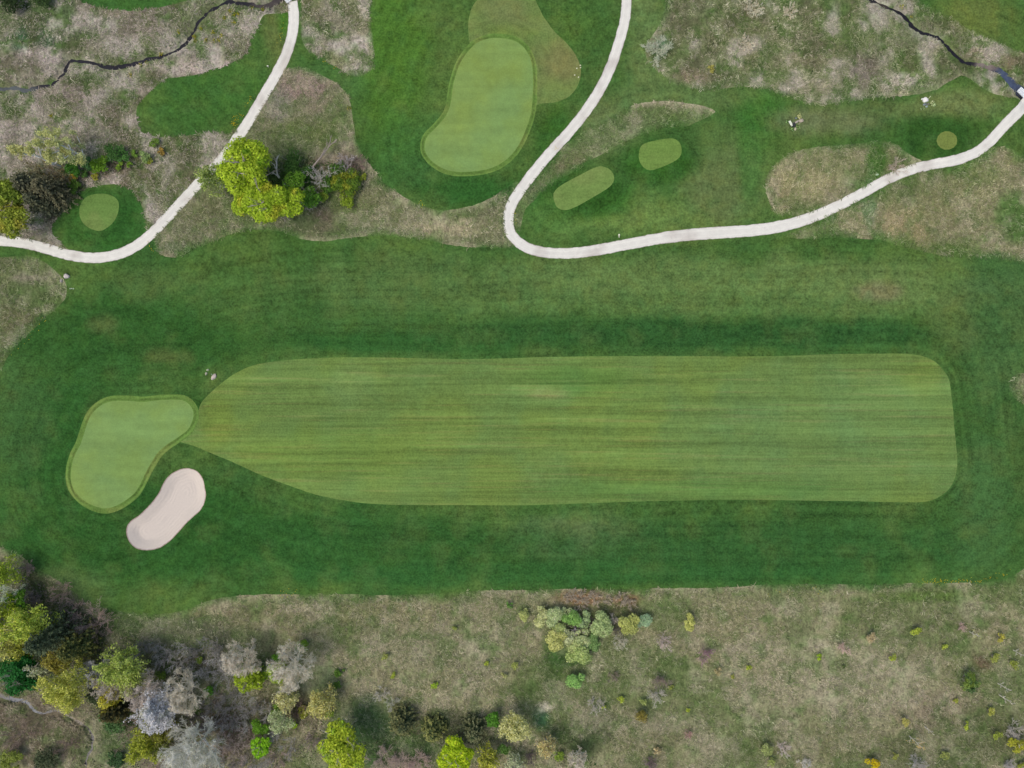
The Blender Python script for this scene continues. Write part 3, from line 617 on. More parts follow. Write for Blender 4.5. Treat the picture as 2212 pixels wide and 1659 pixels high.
# ------------------------------------------------------------------ one shared triangulation, cut along every outline
def build_ground():
    rng = np.random.RandomState(3)
    XF, YF, S = 120.0, 93.0, 1.15
    gx, gy = np.meshgrid(np.arange(-XF, XF + .1, S), np.arange(-YF, YF + .1, S * .9))
    gx = gx + (np.arange(gx.shape[0]) % 2)[:, None] * S / 2
    g = np.stack([gx.ravel(), gy.ravel()], 1) + rng.uniform(-.2, .2, (gx.size, 2))
    bx = BUNKER[:, 0]; by = BUNKER[:, 1]
    fx, fy = np.meshgrid(np.arange(bx.min(), bx.max(), .45), np.arange(by.min(), by.max(), .45))
    g = np.vstack([g, np.stack([fx.ravel(), fy.ravel()], 1)])
    cx, cy = np.meshgrid(np.arange(-520, 521, 13.0), np.arange(-520, 521, 13.0))
    co = np.stack([cx.ravel(), cy.ravel()], 1) + rng.uniform(-1, 1, (cx.size, 2))
    co = co[(np.abs(co[:, 0]) > XF + 4) | (np.abs(co[:, 1]) > YF + 4)]
    outl = [p for _, p in REGIONS if p is not None]
    allb = np.vstack(outl)
    cells = set()
    cs = .62
    for c in np.floor(allb / cs).astype(int): cells.add((c[0], c[1]))
    gc = np.floor(g / cs).astype(int)
    keep = np.array([not any((c[0] + i, c[1] + j) in cells for i in (-1, 0, 1) for j in (-1, 0, 1)) for c in gc])
    mid = [C[::2] + 1e-3 for C in (PATH_A_C, PATH_B_C)] + [C + s * .75 * normals2d(C, False) for C in (PATH_A_C[::2], PATH_B_C[::2]) for s in (-1, 1)] + [C[::2] for C in (STREAM_A_C, STREAM_B_C, STREAM_C_C)]
    g = np.vstack([g[keep], co] + mid)
    verts = [Vector((float(p[0]), float(p[1]))) for p in g]
    edges = []
    for P in outl:
        o = len(verts); n = len(P)
        verts += [Vector((float(p[0]), float(p[1]))) for p in P]
        edges += [(o + i, o + (i + 1) % n) for i in range(n)]
    r = delaunay_2d_cdt(verts, edges, [], 0, 1e-4)
    V = np.array([(v[0], v[1]) for v in r[0]]); F = np.array([f for f in r[2] if len(f) == 3])
    cen = V[F].mean(1)
    lab = np.zeros(len(F), int)
    for i, (nm, P) in enumerate(REGIONS):
        if P is None: continue
        lab[inside(P, cen[:, 0], cen[:, 1])] = i
    Hh = height(V[:, 0], V[:, 1])
    names = [nm for nm, _ in REGIONS]
    groups = {}
    for i, nm in enumerate(names): groups.setdefault(nm, []).append(i)
    A = V[F[:, 1]] - V[F[:, 0]]; B = V[F[:, 2]] - V[F[:, 0]]
    flip = (A[:, 0] * B[:, 1] - A[:, 1] * B[:, 0]) < 0
    F[flip] = F[flip][:, ::-1]
    INFO = {
     'ground': ('ground', 'rough', 'dark green mown rough grass surrounding the fairway and greens', 'grass'),
     'apron': ('apron', 'apron', 'thin tan collar of grass round the upper putting green', 'grass'),
     'fairway': ('fairway', 'fairway', 'long light green striped fairway across the middle', 'fairway'),
     'fringe_l': ('green_fringe', 'fringe', 'narrow fringe ring round the left putting green', 'grass'),
     'fringe_t': ('green_fringe', 'fringe', 'narrow fringe ring round the upper putting green', 'grass'),
     'green_l': ('putting_green', 'green', 'pale putting green beside the sand bunker', 'putting green'),
     'green_t': ('putting_green', 'green', 'pale kidney shaped putting green with a tan collar at the top', 'putting green'),
     'tee_a': ('tee_ground', 'tee', 'long oval tee inside the bend of the white path', 'tee'),
     'tee_b': ('tee_ground', 'tee', 'short oval tee, upper right of the pair by the path bend', 'tee'),
     'tee_c': ('tee_ground', 'tee', 'small round tee above the right path', 'tee'),
     'tee_d': ('tee_ground', 'tee', 'round tee beside the dark spruces on the left', 'tee'),
     'bunker': ('sand_bunker', 'sand', 'pale raked bean shaped sand bunker below the left green', 'bunker'),
     'stream_a': ('stream', 'water', 'narrow dark stream winding through the left marsh', 'stream'),
     'stream_b': ('stream', 'water', 'dark stream at top right widening to a blue pool', 'stream'),
     'stream_c': ('stream', 'water', 'small brook in the wooded bottom left corner', 'stream'),
     'path_a': ('cart_path', 'path', 'white gravel cart path curving past the left tee', 'path'),
     'path_b': ('cart_path', 'path', 'white gravel cart path with a hairpin bend', 'path'),
    }
    MLAB = {'left_marsh': 'pale marsh meadow round the left stream', 'between_path_and_green': 'straw meadow wedge between left path and upper green', 'round_the_maples': 'straw meadow under the big lime maples', 'below_left_path': 'meadow patch below the left path at the frame edge', 'top_right': 'large straw meadow at top right', 'tee_bank': 'long grass bank above the twin tees', 'above_right_path': 'tan meadow pocket above the right path', 'below_right_path': 'tan meadow below the right path', 'bottom': 'wide pale hay meadow along the bottom', 'right_edge_patch': 'small rough meadow patch at the right edge'}
    for nm, ids in groups.items():
        m = np.isin(lab, ids)
        if not m.any(): continue
        f = F[m]; u, inv = np.unique(f, return_inverse=True); f = inv.reshape(-1, 3)
        x, y = V[u, 0], V[u, 1]; z = Hh[u].copy()
        col = alb(ground_colour(nm, x, y))
        attrs = {}
        if nm == 'ground':
            d = np.full(len(x), 45.0)
            for P in (FAIRWAY, FRINGE_L, FRINGE_T, TEE_A, TEE_B, TEE_C, TEE_D): d = np.minimum(d, dist_line(P, x, y, cap=45.0))
            attrs['ed'] = d
        elif nm == 'apron': attrs['ed'] = dist_line(FRINGE_T, x, y)
        elif nm == 'bunker': attrs['ed'] = dist_line(BUNKER, x, y)
        elif nm == 'fringe_l': attrs['ed'] = dist_line(GREEN_L, x, y)
        elif nm == 'fringe_t': attrs['ed'] = dist_line(GREEN_T, x, y)
        elif nm == 'path_a': attrs['ed'] = dist_line(PATH_A, x, y)
        elif nm == 'path_b': attrs['ed'] = dist_line(PATH_B, x, y)
        mb = MB(); mb.add(np.stack([x, y, z], 1), tris=f, col=col)
        if nm.startswith('meadow'):
            o = mb.build('meadow', MAT['meadow'], smooth=True)
            tag(o, MLAB[nm[7:]], 'meadow', kind='structure')
        else:
            name, mk, lb, cat = INFO[nm]
            o = mb.build(name, MAT[mk], smooth=True, attrs=attrs)
            tag(o, lb, cat, kind='structure')
build_ground()

# ------------------------------------------------------------------ long fescue standing in the meadows (uncountable: one object per meadow)
def region_of(x, y):
    lab = np.zeros(len(x), int)
    for i, (nm, P) in enumerate(REGIONS):
        if P is not None: lab[inside(P, x, y)] = i
    return lab

def build_fescue():
    rng = np.random.RandomState(12)
    GLAB = {'left_marsh': 'matted pale marsh grass by the left stream', 'between_path_and_green': 'dry long grass between left path and upper green', 'round_the_maples': 'dry long grass under and beside the lime maples', 'below_left_path': 'long grass tufts below the left path', 'top_right': 'dry tussock grass in the top right meadow', 'tee_bank': 'long grass on the bank above the tees', 'above_right_path': 'tan long grass above the right path', 'below_right_path': 'tan long grass below the right path', 'bottom': 'pale hay grass along the bottom of the course', 'right_edge_patch': 'grey grass tufts at the right edge'}
    names = [nm for nm, _ in REGIONS]
    for key, P in MEADOWS.items():
        x0, x1 = max(P[:, 0].min(), -119), min(P[:, 0].max(), 119)
        y0, y1 = max(P[:, 1].min(), -91), min(P[:, 1].max(), 91)
        n = int((x1 - x0) * (y1 - y0) * 9)
        x = rng.uniform(x0, x1, n); y = rng.uniform(y0, y1, n)
        k = names.index('meadow:' + key)
        ok = region_of(x, y) == k
        dens = fbm(x / 2.6, y / 2.6, 3, 21) * .6 + fbm(x / 9, y / 9, 3, 22) * .5
        for C, w in ((STREAM_A_C, STREAM_A_W), (STREAM_B_C, STREAM_B_W), (STREAM_C_C, STREAM_C_W)): ok &= dist_line(C, x, y, False, cap=3.0) > np.median(w) / 2 + .42
        ok &= rng.rand(n) < sstep(.34, .70, dens) * (.25 + .75 * sstep(0, SOFT[key] * .6, dist_line(P, x, y, cap=4.0)))
        x, y = x[ok], y[ok]; n = len(x)
        if n == 0: continue
        z = height(x, y)
        base = ground_colour('meadow:' + key, x, y)
        straw = np.array([190, 180, 158.0]); pink = np.array([182, 168, 160.0]); grn = np.array([92, 112, 62.0])
        r = rng.rand(n)[:, None]; amt = {'tee_bank': .22, 'left_marsh': .6, 'between_path_and_green': .55, 'top_right': .45}.get(key, .34)
        if key == 'left_marsh': straw = pink
        c = base * 1.0
        f = np.where(r < .46, amt, 0) * rng.uniform(.5, 1.1, (n, 1)); c = c * (1 - f) + (straw * (r < .3) + pink * (r >= .3)) * f
        f = np.where(r > .78, .45, 0); c = c * (1 - f) + grn * f
        f = np.where(r < .06, .5 if key in ('top_right', 'left_marsh', 'between_path_and_green') else .25, 0) * sstep(.4, .6, fbm(x / 6, y / 6, 3, 55))[:, None]; c = c * (1 - f) + np.array([212, 204, 188.0]) * f
        c = np.clip(c * rng.uniform(.8, 1.15, (n, 1)), 5, 245)
        # the grass lies over in a slowly turning direction
        lay = fbm(x / 14, y / 14, 2, 31) * 2 * math.pi * 1.6
        mb = MB(); NB = 4
        for b in range(NB):
            az = lay + rng.normal(0, 1.0, n)
            L = rng.uniform(.4, 1.0, n); wd = rng.uniform(.03, .065, n)
            bx = x + rng.normal(0, .14, n); by = y + rng.normal(0, .14, n)
            d = np.stack([np.cos(az), np.sin(az)], 1); s = np.stack([-d[:, 1], d[:, 0]], 1)
            p0 = np.stack([bx - s[:, 0] * wd, by - s[:, 1] * wd, z - .02], 1)
            p1 = np.stack([bx + s[:, 0] * wd, by + s[:, 1] * wd, z - .02], 1)
            hh = rng.uniform(.08, .22, n)
            mx_ = np.stack([bx + d[:, 0] * L * .5, by + d[:, 1] * L * .5], 1)
            p2 = np.stack([mx_[:, 0] + s[:, 0] * wd * .9, mx_[:, 1] + s[:, 1] * wd * .9, z + hh], 1)
            p3 = np.stack([mx_[:, 0] - s[:, 0] * wd * .9, mx_[:, 1] - s[:, 1] * wd * .9, z + hh], 1)
            p4 = np.stack([bx + d[:, 0] * L, by + d[:, 1] * L, z + hh * rng.uniform(.5, 1.1, n)], 1)
            v = np.stack([p0, p1, p2, p3, p4], 1).reshape(-1, 3)
            i = np.arange(n)[:, None] * 5
            mb.add(v, quads=i + np.array([[0, 1, 2, 3]]), tris=i + np.array([[3, 2, 4]]), col=np.repeat(alb(c, 1.25), 5, 0))
        o = mb.build('fescue_grass', MAT['tuft'])
        tag(o, GLAB[key], 'grass', kind='stuff')
build_fescue()
# ------------------------------------------------------------------ plant builders
LEAF_GAIN = 1.5
BARK_GAIN = 1.45

def tubes(mb, P, R, sides, col):
    """P (n,k,3) centre lines, R (n,k) radii"""
    n, k, _ = P.shape
    if n == 0: return
    T = P[:, -1] - P[:, 0]; T = T / (np.linalg.norm(T, axis=1)[:, None] + 1e-9)
    up = np.where(np.abs(T[:, 2:3]) > .9, np.array([[1., 0, 0]]), np.array([[0, 0, 1.]]))
    U = np.cross(T, up); U /= np.linalg.norm(U, axis=1)[:, None] + 1e-9
    V = np.cross(T, U)
    a = np.arange(sides) * 2 * math.pi / sides
    ring = U[:, None, :] * np.cos(a)[None, :, None] + V[:, None, :] * np.sin(a)[None, :, None]
    vv = P[:, :, None, :] + ring[:, None, :, :] * R[:, :, None, None]
    base = (np.arange(n) * k * sides)[:, None, None]
    i = np.arange(k - 1)[None, :, None]; j = np.arange(sides)[None, None, :]; j2 = (j + 1) % sides
    q = np.stack([base + i * sides + j, base + i * sides + j2, base + (i + 1) * sides + j2, base + (i + 1) * sides + j], -1).reshape(-1, 4)
    c = np.asarray(col, float)
    if c.ndim == 2: c = np.repeat(c, k * sides, 0)
    mb.add(vv.reshape(-1, 3), quads=q, col=c)

def leaves(mb, P, size, col, rng, nrm=None, flat=0.5, var=.22, yellow=0.0):
    """rhombic leaf clumps at points P"""
    n = len(P)
    if n == 0: return
    d = rng.normal(0, 1, (n, 3))
    if nrm is not None: d = nrm * flat * 2.2 + d * (1 - flat)
    d[:, 2] += .25
    d /= np.linalg.norm(d, axis=1)[:, None] + 1e-9
    r = rng.normal(0, 1, (n, 3)); U = np.cross(d, r); U /= np.linalg.norm(U, axis=1)[:, None] + 1e-9
    V = np.cross(d, U)
    s = size * rng.uniform(.6, 1.35, n)[:, None]
    v = np.stack([P - U * s, P - V * s * .62 + d * s * .12, P + U * s, P + V * s * .62 + d * s * .12], 1).reshape(-1, 3)
    q = np.arange(n)[:, None] * 4 + np.array([[0, 1, 2, 3]])
    g = rng.normal(1, var, n)[:, None]
    c = np.asarray(col, float)
    if c.ndim == 1: c = np.tile(c, (n, 1))
    c = np.clip(c * np.clip(g, .45, 1.6), .004, .8)
    mb.add(v, quads=q, col=np.repeat(c, 4, 0))

def grow(rng, P, D, L, r0, nchild, spread, lf, up=.15, tmin=.3, k=3):
    """children branches along a set of parents: returns (lines, radii, tips)"""
    n = len(P)
    idx = np.repeat(np.arange(n), nchild)
    t = rng.uniform(tmin, 1.0, len(idx))
    kk = P.shape[1]
    f = t * (kk - 1); i0 = np.minimum(f.astype(int), kk - 2); fr = (f - i0)[:, None]
    st = P[idx, i0] * (1 - fr) + P[idx, i0 + 1] * fr
    pd = P[idx, -1] - P[idx, 0]; pl = np.linalg.norm(pd, axis=1)[:, None]; pd = pd / (pl + 1e-9)
    d = pd + rng.normal(0, spread, (len(idx), 3)); d[:, 2] += up
    d /= np.linalg.norm(d, axis=1)[:, None] + 1e-9
    ln = pl[:, 0] * lf * rng.uniform(.6, 1.2, len(idx)) * (1.15 - .4 * t)
    return lines(rng, st, d, ln, r0, k, up)

def lines(rng, st, d, ln, r0, k=3, up=.15, wob=.12):
    n = len(st); u = np.linspace(0, 1, k)
    P = st[:, None, :] + d[:, None, :] * (ln[:, None] * u[None])[:, :, None]
    P = P + rng.normal(0, wob, (n, k, 3)) * (ln[:, None, None] * .35) * (u[None, :, None] > 0)
    P[:, :, 2] += (ln[:, None] * up * .5) * (u[None] ** 2)
    R = (r0 if np.ndim(r0) else np.full(n, r0))[:, None] * (1 - .62 * u)[None]
    return P, R

def skeleton(rng, H, R, stems=1, dens=1.0, thick=1.0, spread=.42, lean=(0, 0), twig=.022, wob=.1, fine=3):
    """levels of branches fitted to a crown of radius R and height H"""
    lv = []
    if stems == 1:
        k = 5; u = np.linspace(0, 1, k)
        tr = np.zeros((1, k, 3)); tr[0, :, 2] = H * .82 * u - .15
        tr[0, :, 0] = lean[0] * u ** 1.2 + rng.normal(0, .012 * H, k) * u; tr[0, :, 1] = lean[1] * u ** 1.2 + rng.normal(0, .012 * H, k) * u
        rr = (0.021 * H + .04) * thick * (1 - .82 * u)[None]
        lv.append((tr, rr))
        n1 = max(7, int(13 * dens))
        t = np.linspace(.22, .98, n1) + rng.uniform(-.03, .03, n1)
        az = np.arange(n1) * 2.4 + rng.uniform(0, 6.28) + rng.normal(0, .3, n1)
        el = np.interp(t, [.2, 1], [.42, 1.15]) + rng.normal(0, .1, n1)
        d = np.stack([np.cos(az) * np.cos(el), np.sin(az) * np.cos(el), np.sin(el)], 1)
        ln = R * np.interp(t, [.2, .5, 1], [.95, 1.05, .62]) * rng.uniform(.8, 1.15, n1)
        ti = np.clip(t, 0, 1) * (k - 1); i0 = np.minimum(ti.astype(int), k - 2); fr = (ti - i0)[:, None]
        st = tr[0, i0] * (1 - fr) + tr[0, i0 + 1] * fr
        P, Rr = lines(rng, st, d, ln, (.009 * H + .02) * thick, 4, .2, wob)
    else:
        az = np.arange(stems) * 2.4 + rng.normal(0, .3, stems)
        a0 = math.atan2(H, R); el = np.clip(rng.uniform(.65, 1.5, stems) * a0, .2, 1.45)
        d = np.stack([np.cos(az) * np.cos(el), np.sin(az) * np.cos(el), np.sin(el)], 1)
        st = np.zeros((stems, 3)); st[:, :2] = rng.normal(0, R * .12, (stems, 2)); st[:, 2] = -.1
        ln = np.minimum(H / np.sin(el), R / np.maximum(np.cos(el), .2)) * rng.uniform(.72, .95, stems)
        P, Rr = lines(rng, st, d, ln, (.012 * H + .012) * thick, 4, .1, .12)
    lv.append((P, Rr))
    P2, R2 = grow(rng, P, None, None, (.0045 * H + .016) * thick, max(3, int(6 * dens)), spread, .5, .16, .22)
    lv.append((P2, R2))
    P3, R3 = grow(rng, P2, None, None, twig * 1.25 * thick, max(3, int(4.5 * dens)), spread * 1.1, .55, .12, .2)
    lv.append((P3, R3))
    P4, R4 = grow(rng, P3, None, None, twig * thick, fine, spread * 1.2, .6, .1, .3, 2)
    lv.append((P4, R4))
    return lv

def put_skeleton(lv, bark, parent, rng, shrub=False, limit=None, gain=None):
    cb = alb(bark, gain or BARK_GAIN)
    if not shrub:
        mb = MB(); tubes(mb, lv[0][0], lv[0][1], 7, cb); mb.build('trunk', MAT['bark'], parent)
        rest = lv[1:]
    else: rest = lv
    mb = MB()
    for i, (P, R) in enumerate(rest):
        if limit is not None and i > limit: break
        c = cb[None] * rng.normal(1, .13, (len(P), 1)).clip(.6, 1.5)
        tubes(mb, P, R, 5 if i == 0 and not shrub else 3, np.clip(c, .01, .8))
    mb.build('stems' if shrub else 'branches', MAT['bark'], parent)

def lobes(rng, R, H, z0, n, squash=1.0, nl=None, rx=1.0, ry=1.0, lmin=.22, lmax=.46):
    """points with outward normals on a crown made of overlapping lobes"""
    nl = nl or max(5, int(6 + R * 1.6))
    hz = (H - z0) / 2
    u = rng.normal(0, 1, (nl, 3)); u /= np.linalg.norm(u, axis=1)[:, None]
    u[:, 2] = np.abs(u[:, 2]) * 1.1 - .35
    rad = rng.uniform(.25, .92, nl)[:, None] ** .7
    C = u * rad * np.array([[R * .8 * rx, R * .8 * ry, hz * .8]]); C[:, 2] += z0 + hz
    lr = rng.uniform(lmin, lmax, nl) * R
    w = lr ** 2 / np.sum(lr ** 2)
    k = rng.choice(nl, n, p=w)
    d = rng.normal(0, 1, (n, 3)); d /= np.linalg.norm(d, axis=1)[:, None]
    d[:, 2] = np.where(d[:, 2] < -.25, -d[:, 2], d[:, 2])
    P = C[k] + d * (lr[k] * rng.uniform(.62, 1.06, n))[:, None] * np.array([[1, 1, min(1.15, hz / R * 1.1)]])
    P[:, 2] = np.maximum(P[:, 2], .12)
    return P, d

def base_at(fx, fy, zc):
    """ground point of a plant whose crown middle (height zc) is seen at map point fx, fy"""
    x, y = W(fx, fy); k = 1 - zc / CAM_H
    x *= k; y *= k
    z = float(height(np.array([x]), np.array([y]))[0])
    return x, y, z

_seed = [100]
def plant(kind, name, fx, fy, r, h, col, label, cat, group=None, bark=(150, 140, 134), dens=1.0, accent=None, shape=(1, 1), gain=1.0):
    _seed[0] += 1
    rng = np.random.RandomState(_seed[0])
    zc = {'maple': .58, 'haze': .6, 'bare': .6, 'spruce': .4, 'shrub': .5, 'bush': .5, 'stick': .5}[kind] * h
    x, y, z = base_at(fx, fy, zc)
    root = empty(name, (x, y, z - .03))
    tag(root, label, cat, group)
    if kind == 'haze' and name == 'young_tree': gain = gain * 1.28
    lc = alb(col, LEAF_GAIN * gain) if col is not None else None
    if kind == 'maple':
        lv = skeleton(rng, h, r * .8, 1, .8)
        put_skeleton(lv, bark, root, rng, limit=2)
        mb = MB(); n = int(210 * r * r * dens) + 300
        P, d = lobes(rng, r, h, h * .22, n, nl=int(18 + r * 4), rx=shape[0], ry=shape[1], lmin=.16, lmax=.36)
        c = np.tile(lc, (n, 1))
        if accent is not None:
            m = sstep(.55, .75, fbm(P[:, 0] / 1.8, P[:, 1] / 1.8, 2, _seed[0]))[:, None]; c = c * (1 - m) + alb(accent, LEAF_GAIN * gain) * m
        leaves(mb, P, .26, c, rng, d, .55, .22)
        mb.build('crown', MAT['leaf'], root)
    elif kind == 'haze':        # tree just coming into leaf: branches show through small leaves
        birch = name == 'birch_tree'
        lv = skeleton(rng, h, r * .9, 1, .6 if birch else .95, 1.5 if birch else 1.0, .36 if birch else .42)
        put_skeleton(lv, bark, root, rng)
        tips = np.vstack([lv[-1][0][:, -1], lv[-1][0][:, 0], lv[-2][0][:, -1]])
        n = int((190 if birch else 95) * r * r * dens) + 120
        P = tips[rng.randint(0, len(tips), n)] + rng.normal(0, .22, (n, 3))
        n2 = int(70 * r * r * dens) if not birch else 10
        Q, d = lobes(rng, r * 1.06, h, h * .3, n2)
        P = np.vstack([P, Q])
        c = np.tile(lc, (len(P), 1))
        if accent is not None:
            m = sstep(.45, .7, fbm(P[:, 0] / 2.2, P[:, 1] / 2.2, 2, _seed[0]))[:, None]; c = c * (1 - m) + alb(accent, LEAF_GAIN * gain) * m
        mb = MB(); leaves(mb, P, .15 if birch else .21, c, rng, None, 0, .2)
        mb.build('crown', MAT['leaf'], root)
    elif kind == 'bare':
        lv = skeleton(rng, h, r * .98, 1, 1.45 * dens, .9, .36, twig=.024, wob=.05, fine=7)
        zc_, hz_ = h * .58, h * .5
        for i_ in range(1, len(lv)):        # twigs end on a rounded crown
            A_ = lv[i_][0]; q_ = np.sqrt((A_[..., 0] ** 2 + A_[..., 1] ** 2) / (r * r) + ((A_[..., 2] - zc_) / hz_) ** 2)
            k_ = np.where(q_ > .8, (.8 + .45 * (1 - np.exp(-(q_ - .8) / .45))) / np.maximum(q_, 1e-6), 1.0)[..., None]
            ctr_ = np.array([0, 0, zc_]); lv[i_] = (ctr_ + (A_ - ctr_) * k_, lv[i_][1])
        put_skeleton(lv, tuple(np.array(bark) * .75 + np.array([46, 42, 35])), root, rng, gain=2.1)
    elif kind == 'spruce':
        mb = MB(); u = np.linspace(0, 1, 5)
        tr = np.zeros((1, 5, 3)); tr[0, :, 2] = h * .97 * u - .1
        tubes(mb, tr, (.02 * h + .03) * (1 - .9 * u)[None], 7, alb((96, 84, 74))); mb.build('trunk', MAT['bark'], root)
        nb = int(150 * dens); t = np.sort(rng.uniform(.06, .98, nb)); az = np.arange(nb) * 2.4 + rng.normal(0, .2, nb)
        L = r * (1 - t) ** .72 * rng.uniform(.72, 1.12, nb) + .2
        st = np.zeros((nb, 3)); st[:, 2] = h * t
        d = np.stack([np.cos(az), np.sin(az), -.18 + .5 * t], 1)
        P, R = lines(rng, st, d, L, .035, 4, -.12, .05)
        mb = MB(); tubes(mb, P, R, 3, alb((84, 76, 66))); mb.build('branches', MAT['bark'], root)
        per = int(26 * max(1, r / 4))
        k = np.repeat(np.arange(nb), per); w = rng.uniform(.15, 1.05, len(k))
        ax = d[k]; side = np.stack([-ax[:, 1], ax[:, 0], ax[:, 2] * 0], 1)
        Q = st[k] + ax * (L[k] * w)[:, None] + side * (rng.normal(0, .16, len(k)) * L[k] * (1.15 - w))[:, None]
        Q[:, 2] += -.12 * L[k] * .5 * w ** 2 + rng.normal(0, .08, len(k))
        nn = ax * .3; nn[:, 2] = 1.0
        c = np.tile(lc, (len(k), 1))
        if accent is not None:
            m = (w > .78)[:, None]; c = np.where(m, alb(accent, LEAF_GAIN * gain), c)
        mb = MB(); leaves(mb, Q, .24, c, rng, nn, .35, .25); mb.build('crown', MAT['leaf'], root)
    elif kind == 'shrub':
        lv = skeleton(rng, h * .85, r * .8, 7, .7, .8)
        put_skeleton(lv, bark, root, rng, True, limit=1)
        n = int(185 * r * r * dens) + 60
        P, d = lobes(rng, r, h, h * .12, n, nl=int(5 + r * 3))
        c = np.tile(lc, (n, 1))
        if accent is not None:
            m = sstep(.45, .65, fbm(P[:, 0] / 1.1, P[:, 1] / 1.1, 2, _seed[0]))[:, None]; c = c * (1 - m) + alb(accent, LEAF_GAIN * gain) * m
        mb = MB(); leaves(mb, P, .17 if r < 2.2 else .2, c, rng, d, .45, .2); mb.build('foliage', MAT['leaf'], root)
    elif kind == 'bush':        # leafless many-stemmed shrub
        lv = skeleton(rng, h, r, int(9 * dens) + 2, .95 * dens, .9, .5, twig=.026)
        put_skeleton(lv, tuple(np.array(bark) * .8 + np.mean(bark) * .2 * np.array([1.03, 1., .95])), root, rng, True, gain=1.75)
        if col is not None:
            n = int(30 * r * r * dens); tips = lv[-1][0][:, -1]
            P = tips[rng.randint(0, len(tips), n)] + rng.normal(0, .1, (n, 3)); P[:, 2] = np.maximum(P[:, 2], .1)
            mb = MB(); leaves(mb, P, .12, lc, rng, None, 0, .2); mb.build('foliage', MAT['leaf'], root)
    elif kind == 'stick':       # slender leafless sapling, a little whippy
        lv = skeleton(rng, h, r, 1, .55, .9, .3)
        put_skeleton(lv, bark, root, rng)
        if col is not None:
            tips = lv[-1][0][:, -1]; n = int(60 * r * r) + 30
            P = tips[rng.randint(0, len(tips), n)] + rng.normal(0, .12, (n, 3))
            mb = MB(); leaves(mb, P, .13, lc, rng, None, 0, .2); mb.build('crown', MAT['leaf'], root)
    return root

LIME = (150, 170, 46); GREY = (152, 144, 140); PALE = (176, 166, 158); YG = (142, 152, 74); SAGE = (140, 156, 100); DKG = (62, 76, 52); PURP = (112, 92, 92); GRN = (76, 116, 48)

# ---- large trees in the middle meadow
G = 'trees and shrubs of the middle clump'
plant('maple', 'maple_tree', 535, 364, 6.7, 16, LIME, 'tallest lime green maple with a big round crown near the left path', 'tree', G, accent=(126, 158, 44), dens=1.4, shape=(.95, 1.1))
plant('maple', 'maple_tree', 576, 440, 6.2, 13.5, (146, 168, 46), 'lower spreading lime green maple just above the fairway rough', 'tree', G, accent=(158, 162, 50), dens=1.7, shape=(1.5, .72))
plant('haze', 'willow_tree', 461, 388, 3.5, 9, (136, 152, 82), 'thin pale green tree overhanging the white path', 'tree', G, dens=1.3, bark=(176, 170, 160))
plant('shrub', 'shrub', 641, 360, 3.68, 4.0, (66, 98, 44), 'dark green bush above the white snag in the middle clump', 'shrub', G, dens=.8)
plant('shrub', 'shrub', 594, 388, 2.99, 3.2, (66, 88, 40), 'dark bush in the shade right beside the tallest maple', 'shrub', G, dens=.8)
plant('shrub', 'shrub', 622, 372, 2.53, 2.6, (74, 96, 48), 'dull green bush left of the white snag', 'shrub', G, dens=.7)
plant('shrub', 'tall_shrub', 641, 400, 2.99, 6.0, (96, 134, 44), 'bright green tall bush right of the white snag', 'shrub', G)
plant('shrub', 'tall_shrub', 672, 424, 2.99, 5.0, (92, 132, 46), 'mid green bush beside bare stems right of the lower maple', 'shrub', G, dens=.8)
plant('shrub', 'shrub', 744, 396, 3.68, 4.0, (92, 118, 40), 'large olive green bush at the right end of the middle clump', 'shrub', G, accent=(128, 136, 44))
plant('shrub', 'shrub', 750, 428, 2.18, 2.4, (126, 146, 46), 'yellow green bush below the large olive bush', 'shrub', G)
plant('shrub', 'shrub', 712, 399, 2.53, 3.0, (78, 112, 44), 'dark leafy bush between grey dead branches', 'shrub', G, dens=.8)
plant('shrub', 'shrub', 733, 370, 2.53, 2.8, (76, 106, 46), 'green bush behind the grey dead branches', 'shrub', G, dens=.7)
plant('shrub', 'shrub', 698, 424, 1.72, 1.8, (124, 144, 54), 'small yellowish bush at the lower edge of the middle clump', 'shrub', G)
plant('shrub', 'shrub', 664, 380, 2.53, 2.8, (64, 96, 44), 'dark green bush where the fallen trunk starts', 'shrub', G, dens=.8)
plant('shrub', 'small_shrub', 783, 383, 1.15, 1.2, (138, 150, 56), 'lone small yellow shrub right of the middle clump', 'shrub', G)
plant('bush', 'bare_shrub', 693, 386, 3.0, 4.0, None, 'grey dead branching shrub in the middle clump', 'shrub', G, bark=(158, 152, 150))
plant('bush', 'bare_shrub', 749, 357, 2.6, 2.6, None, 'grey brushy shrub at the upper right of the middle clump', 'shrub', G, bark=(146, 138, 140))
plant('bush', 'bare_shrub', 778, 352, 2.0, 1.6, None, 'reddish brown twiggy shrub next to the upper green rough', 'shrub', G, bark=(122, 102, 96))
plant('bush', 'bare_shrub', 668, 438, 2.0, 2.4, None, 'pale leafless stems poking out below the lower maple', 'shrub', G, bark=(158, 150, 146))

# ---- dead wood in the middle clump
def dead_wood(name, label, pts, rad, col, seed, branches=6, lf=.35, cat='dead tree'):
    rng = np.random.RandomState(seed)
    base = np.array([*W(pts[0][0], pts[0][1]), 0.0])
    z = float(height(base[:1], base[1:2])[0]); base[2] = z
    root = empty(name, base); tag(root, label, cat)
    P = np.array([[(*W(a, b), c) for a, b, c in pts]], float); P[:, :, :2] -= base[:2]
    k = P.shape[1]
    mb = MB(); tubes(mb, P, (rad * np.linspace(1, .35, k))[None], 6, alb(col)); mb.build('trunk', MAT['bark'], root)
    B, R = grow(rng, P, None, None, rad * .45, branches, .3, lf, .05, .3)
    B2, R2 = grow(rng, B, None, None, rad * .25, 4, .35, .5, .05, .3)
    mb = MB(); tubes(mb, B, R, 4, alb(col)); tubes(mb, B2, R2, 3, alb(col)); mb.build('branches', MAT['bark'], root)
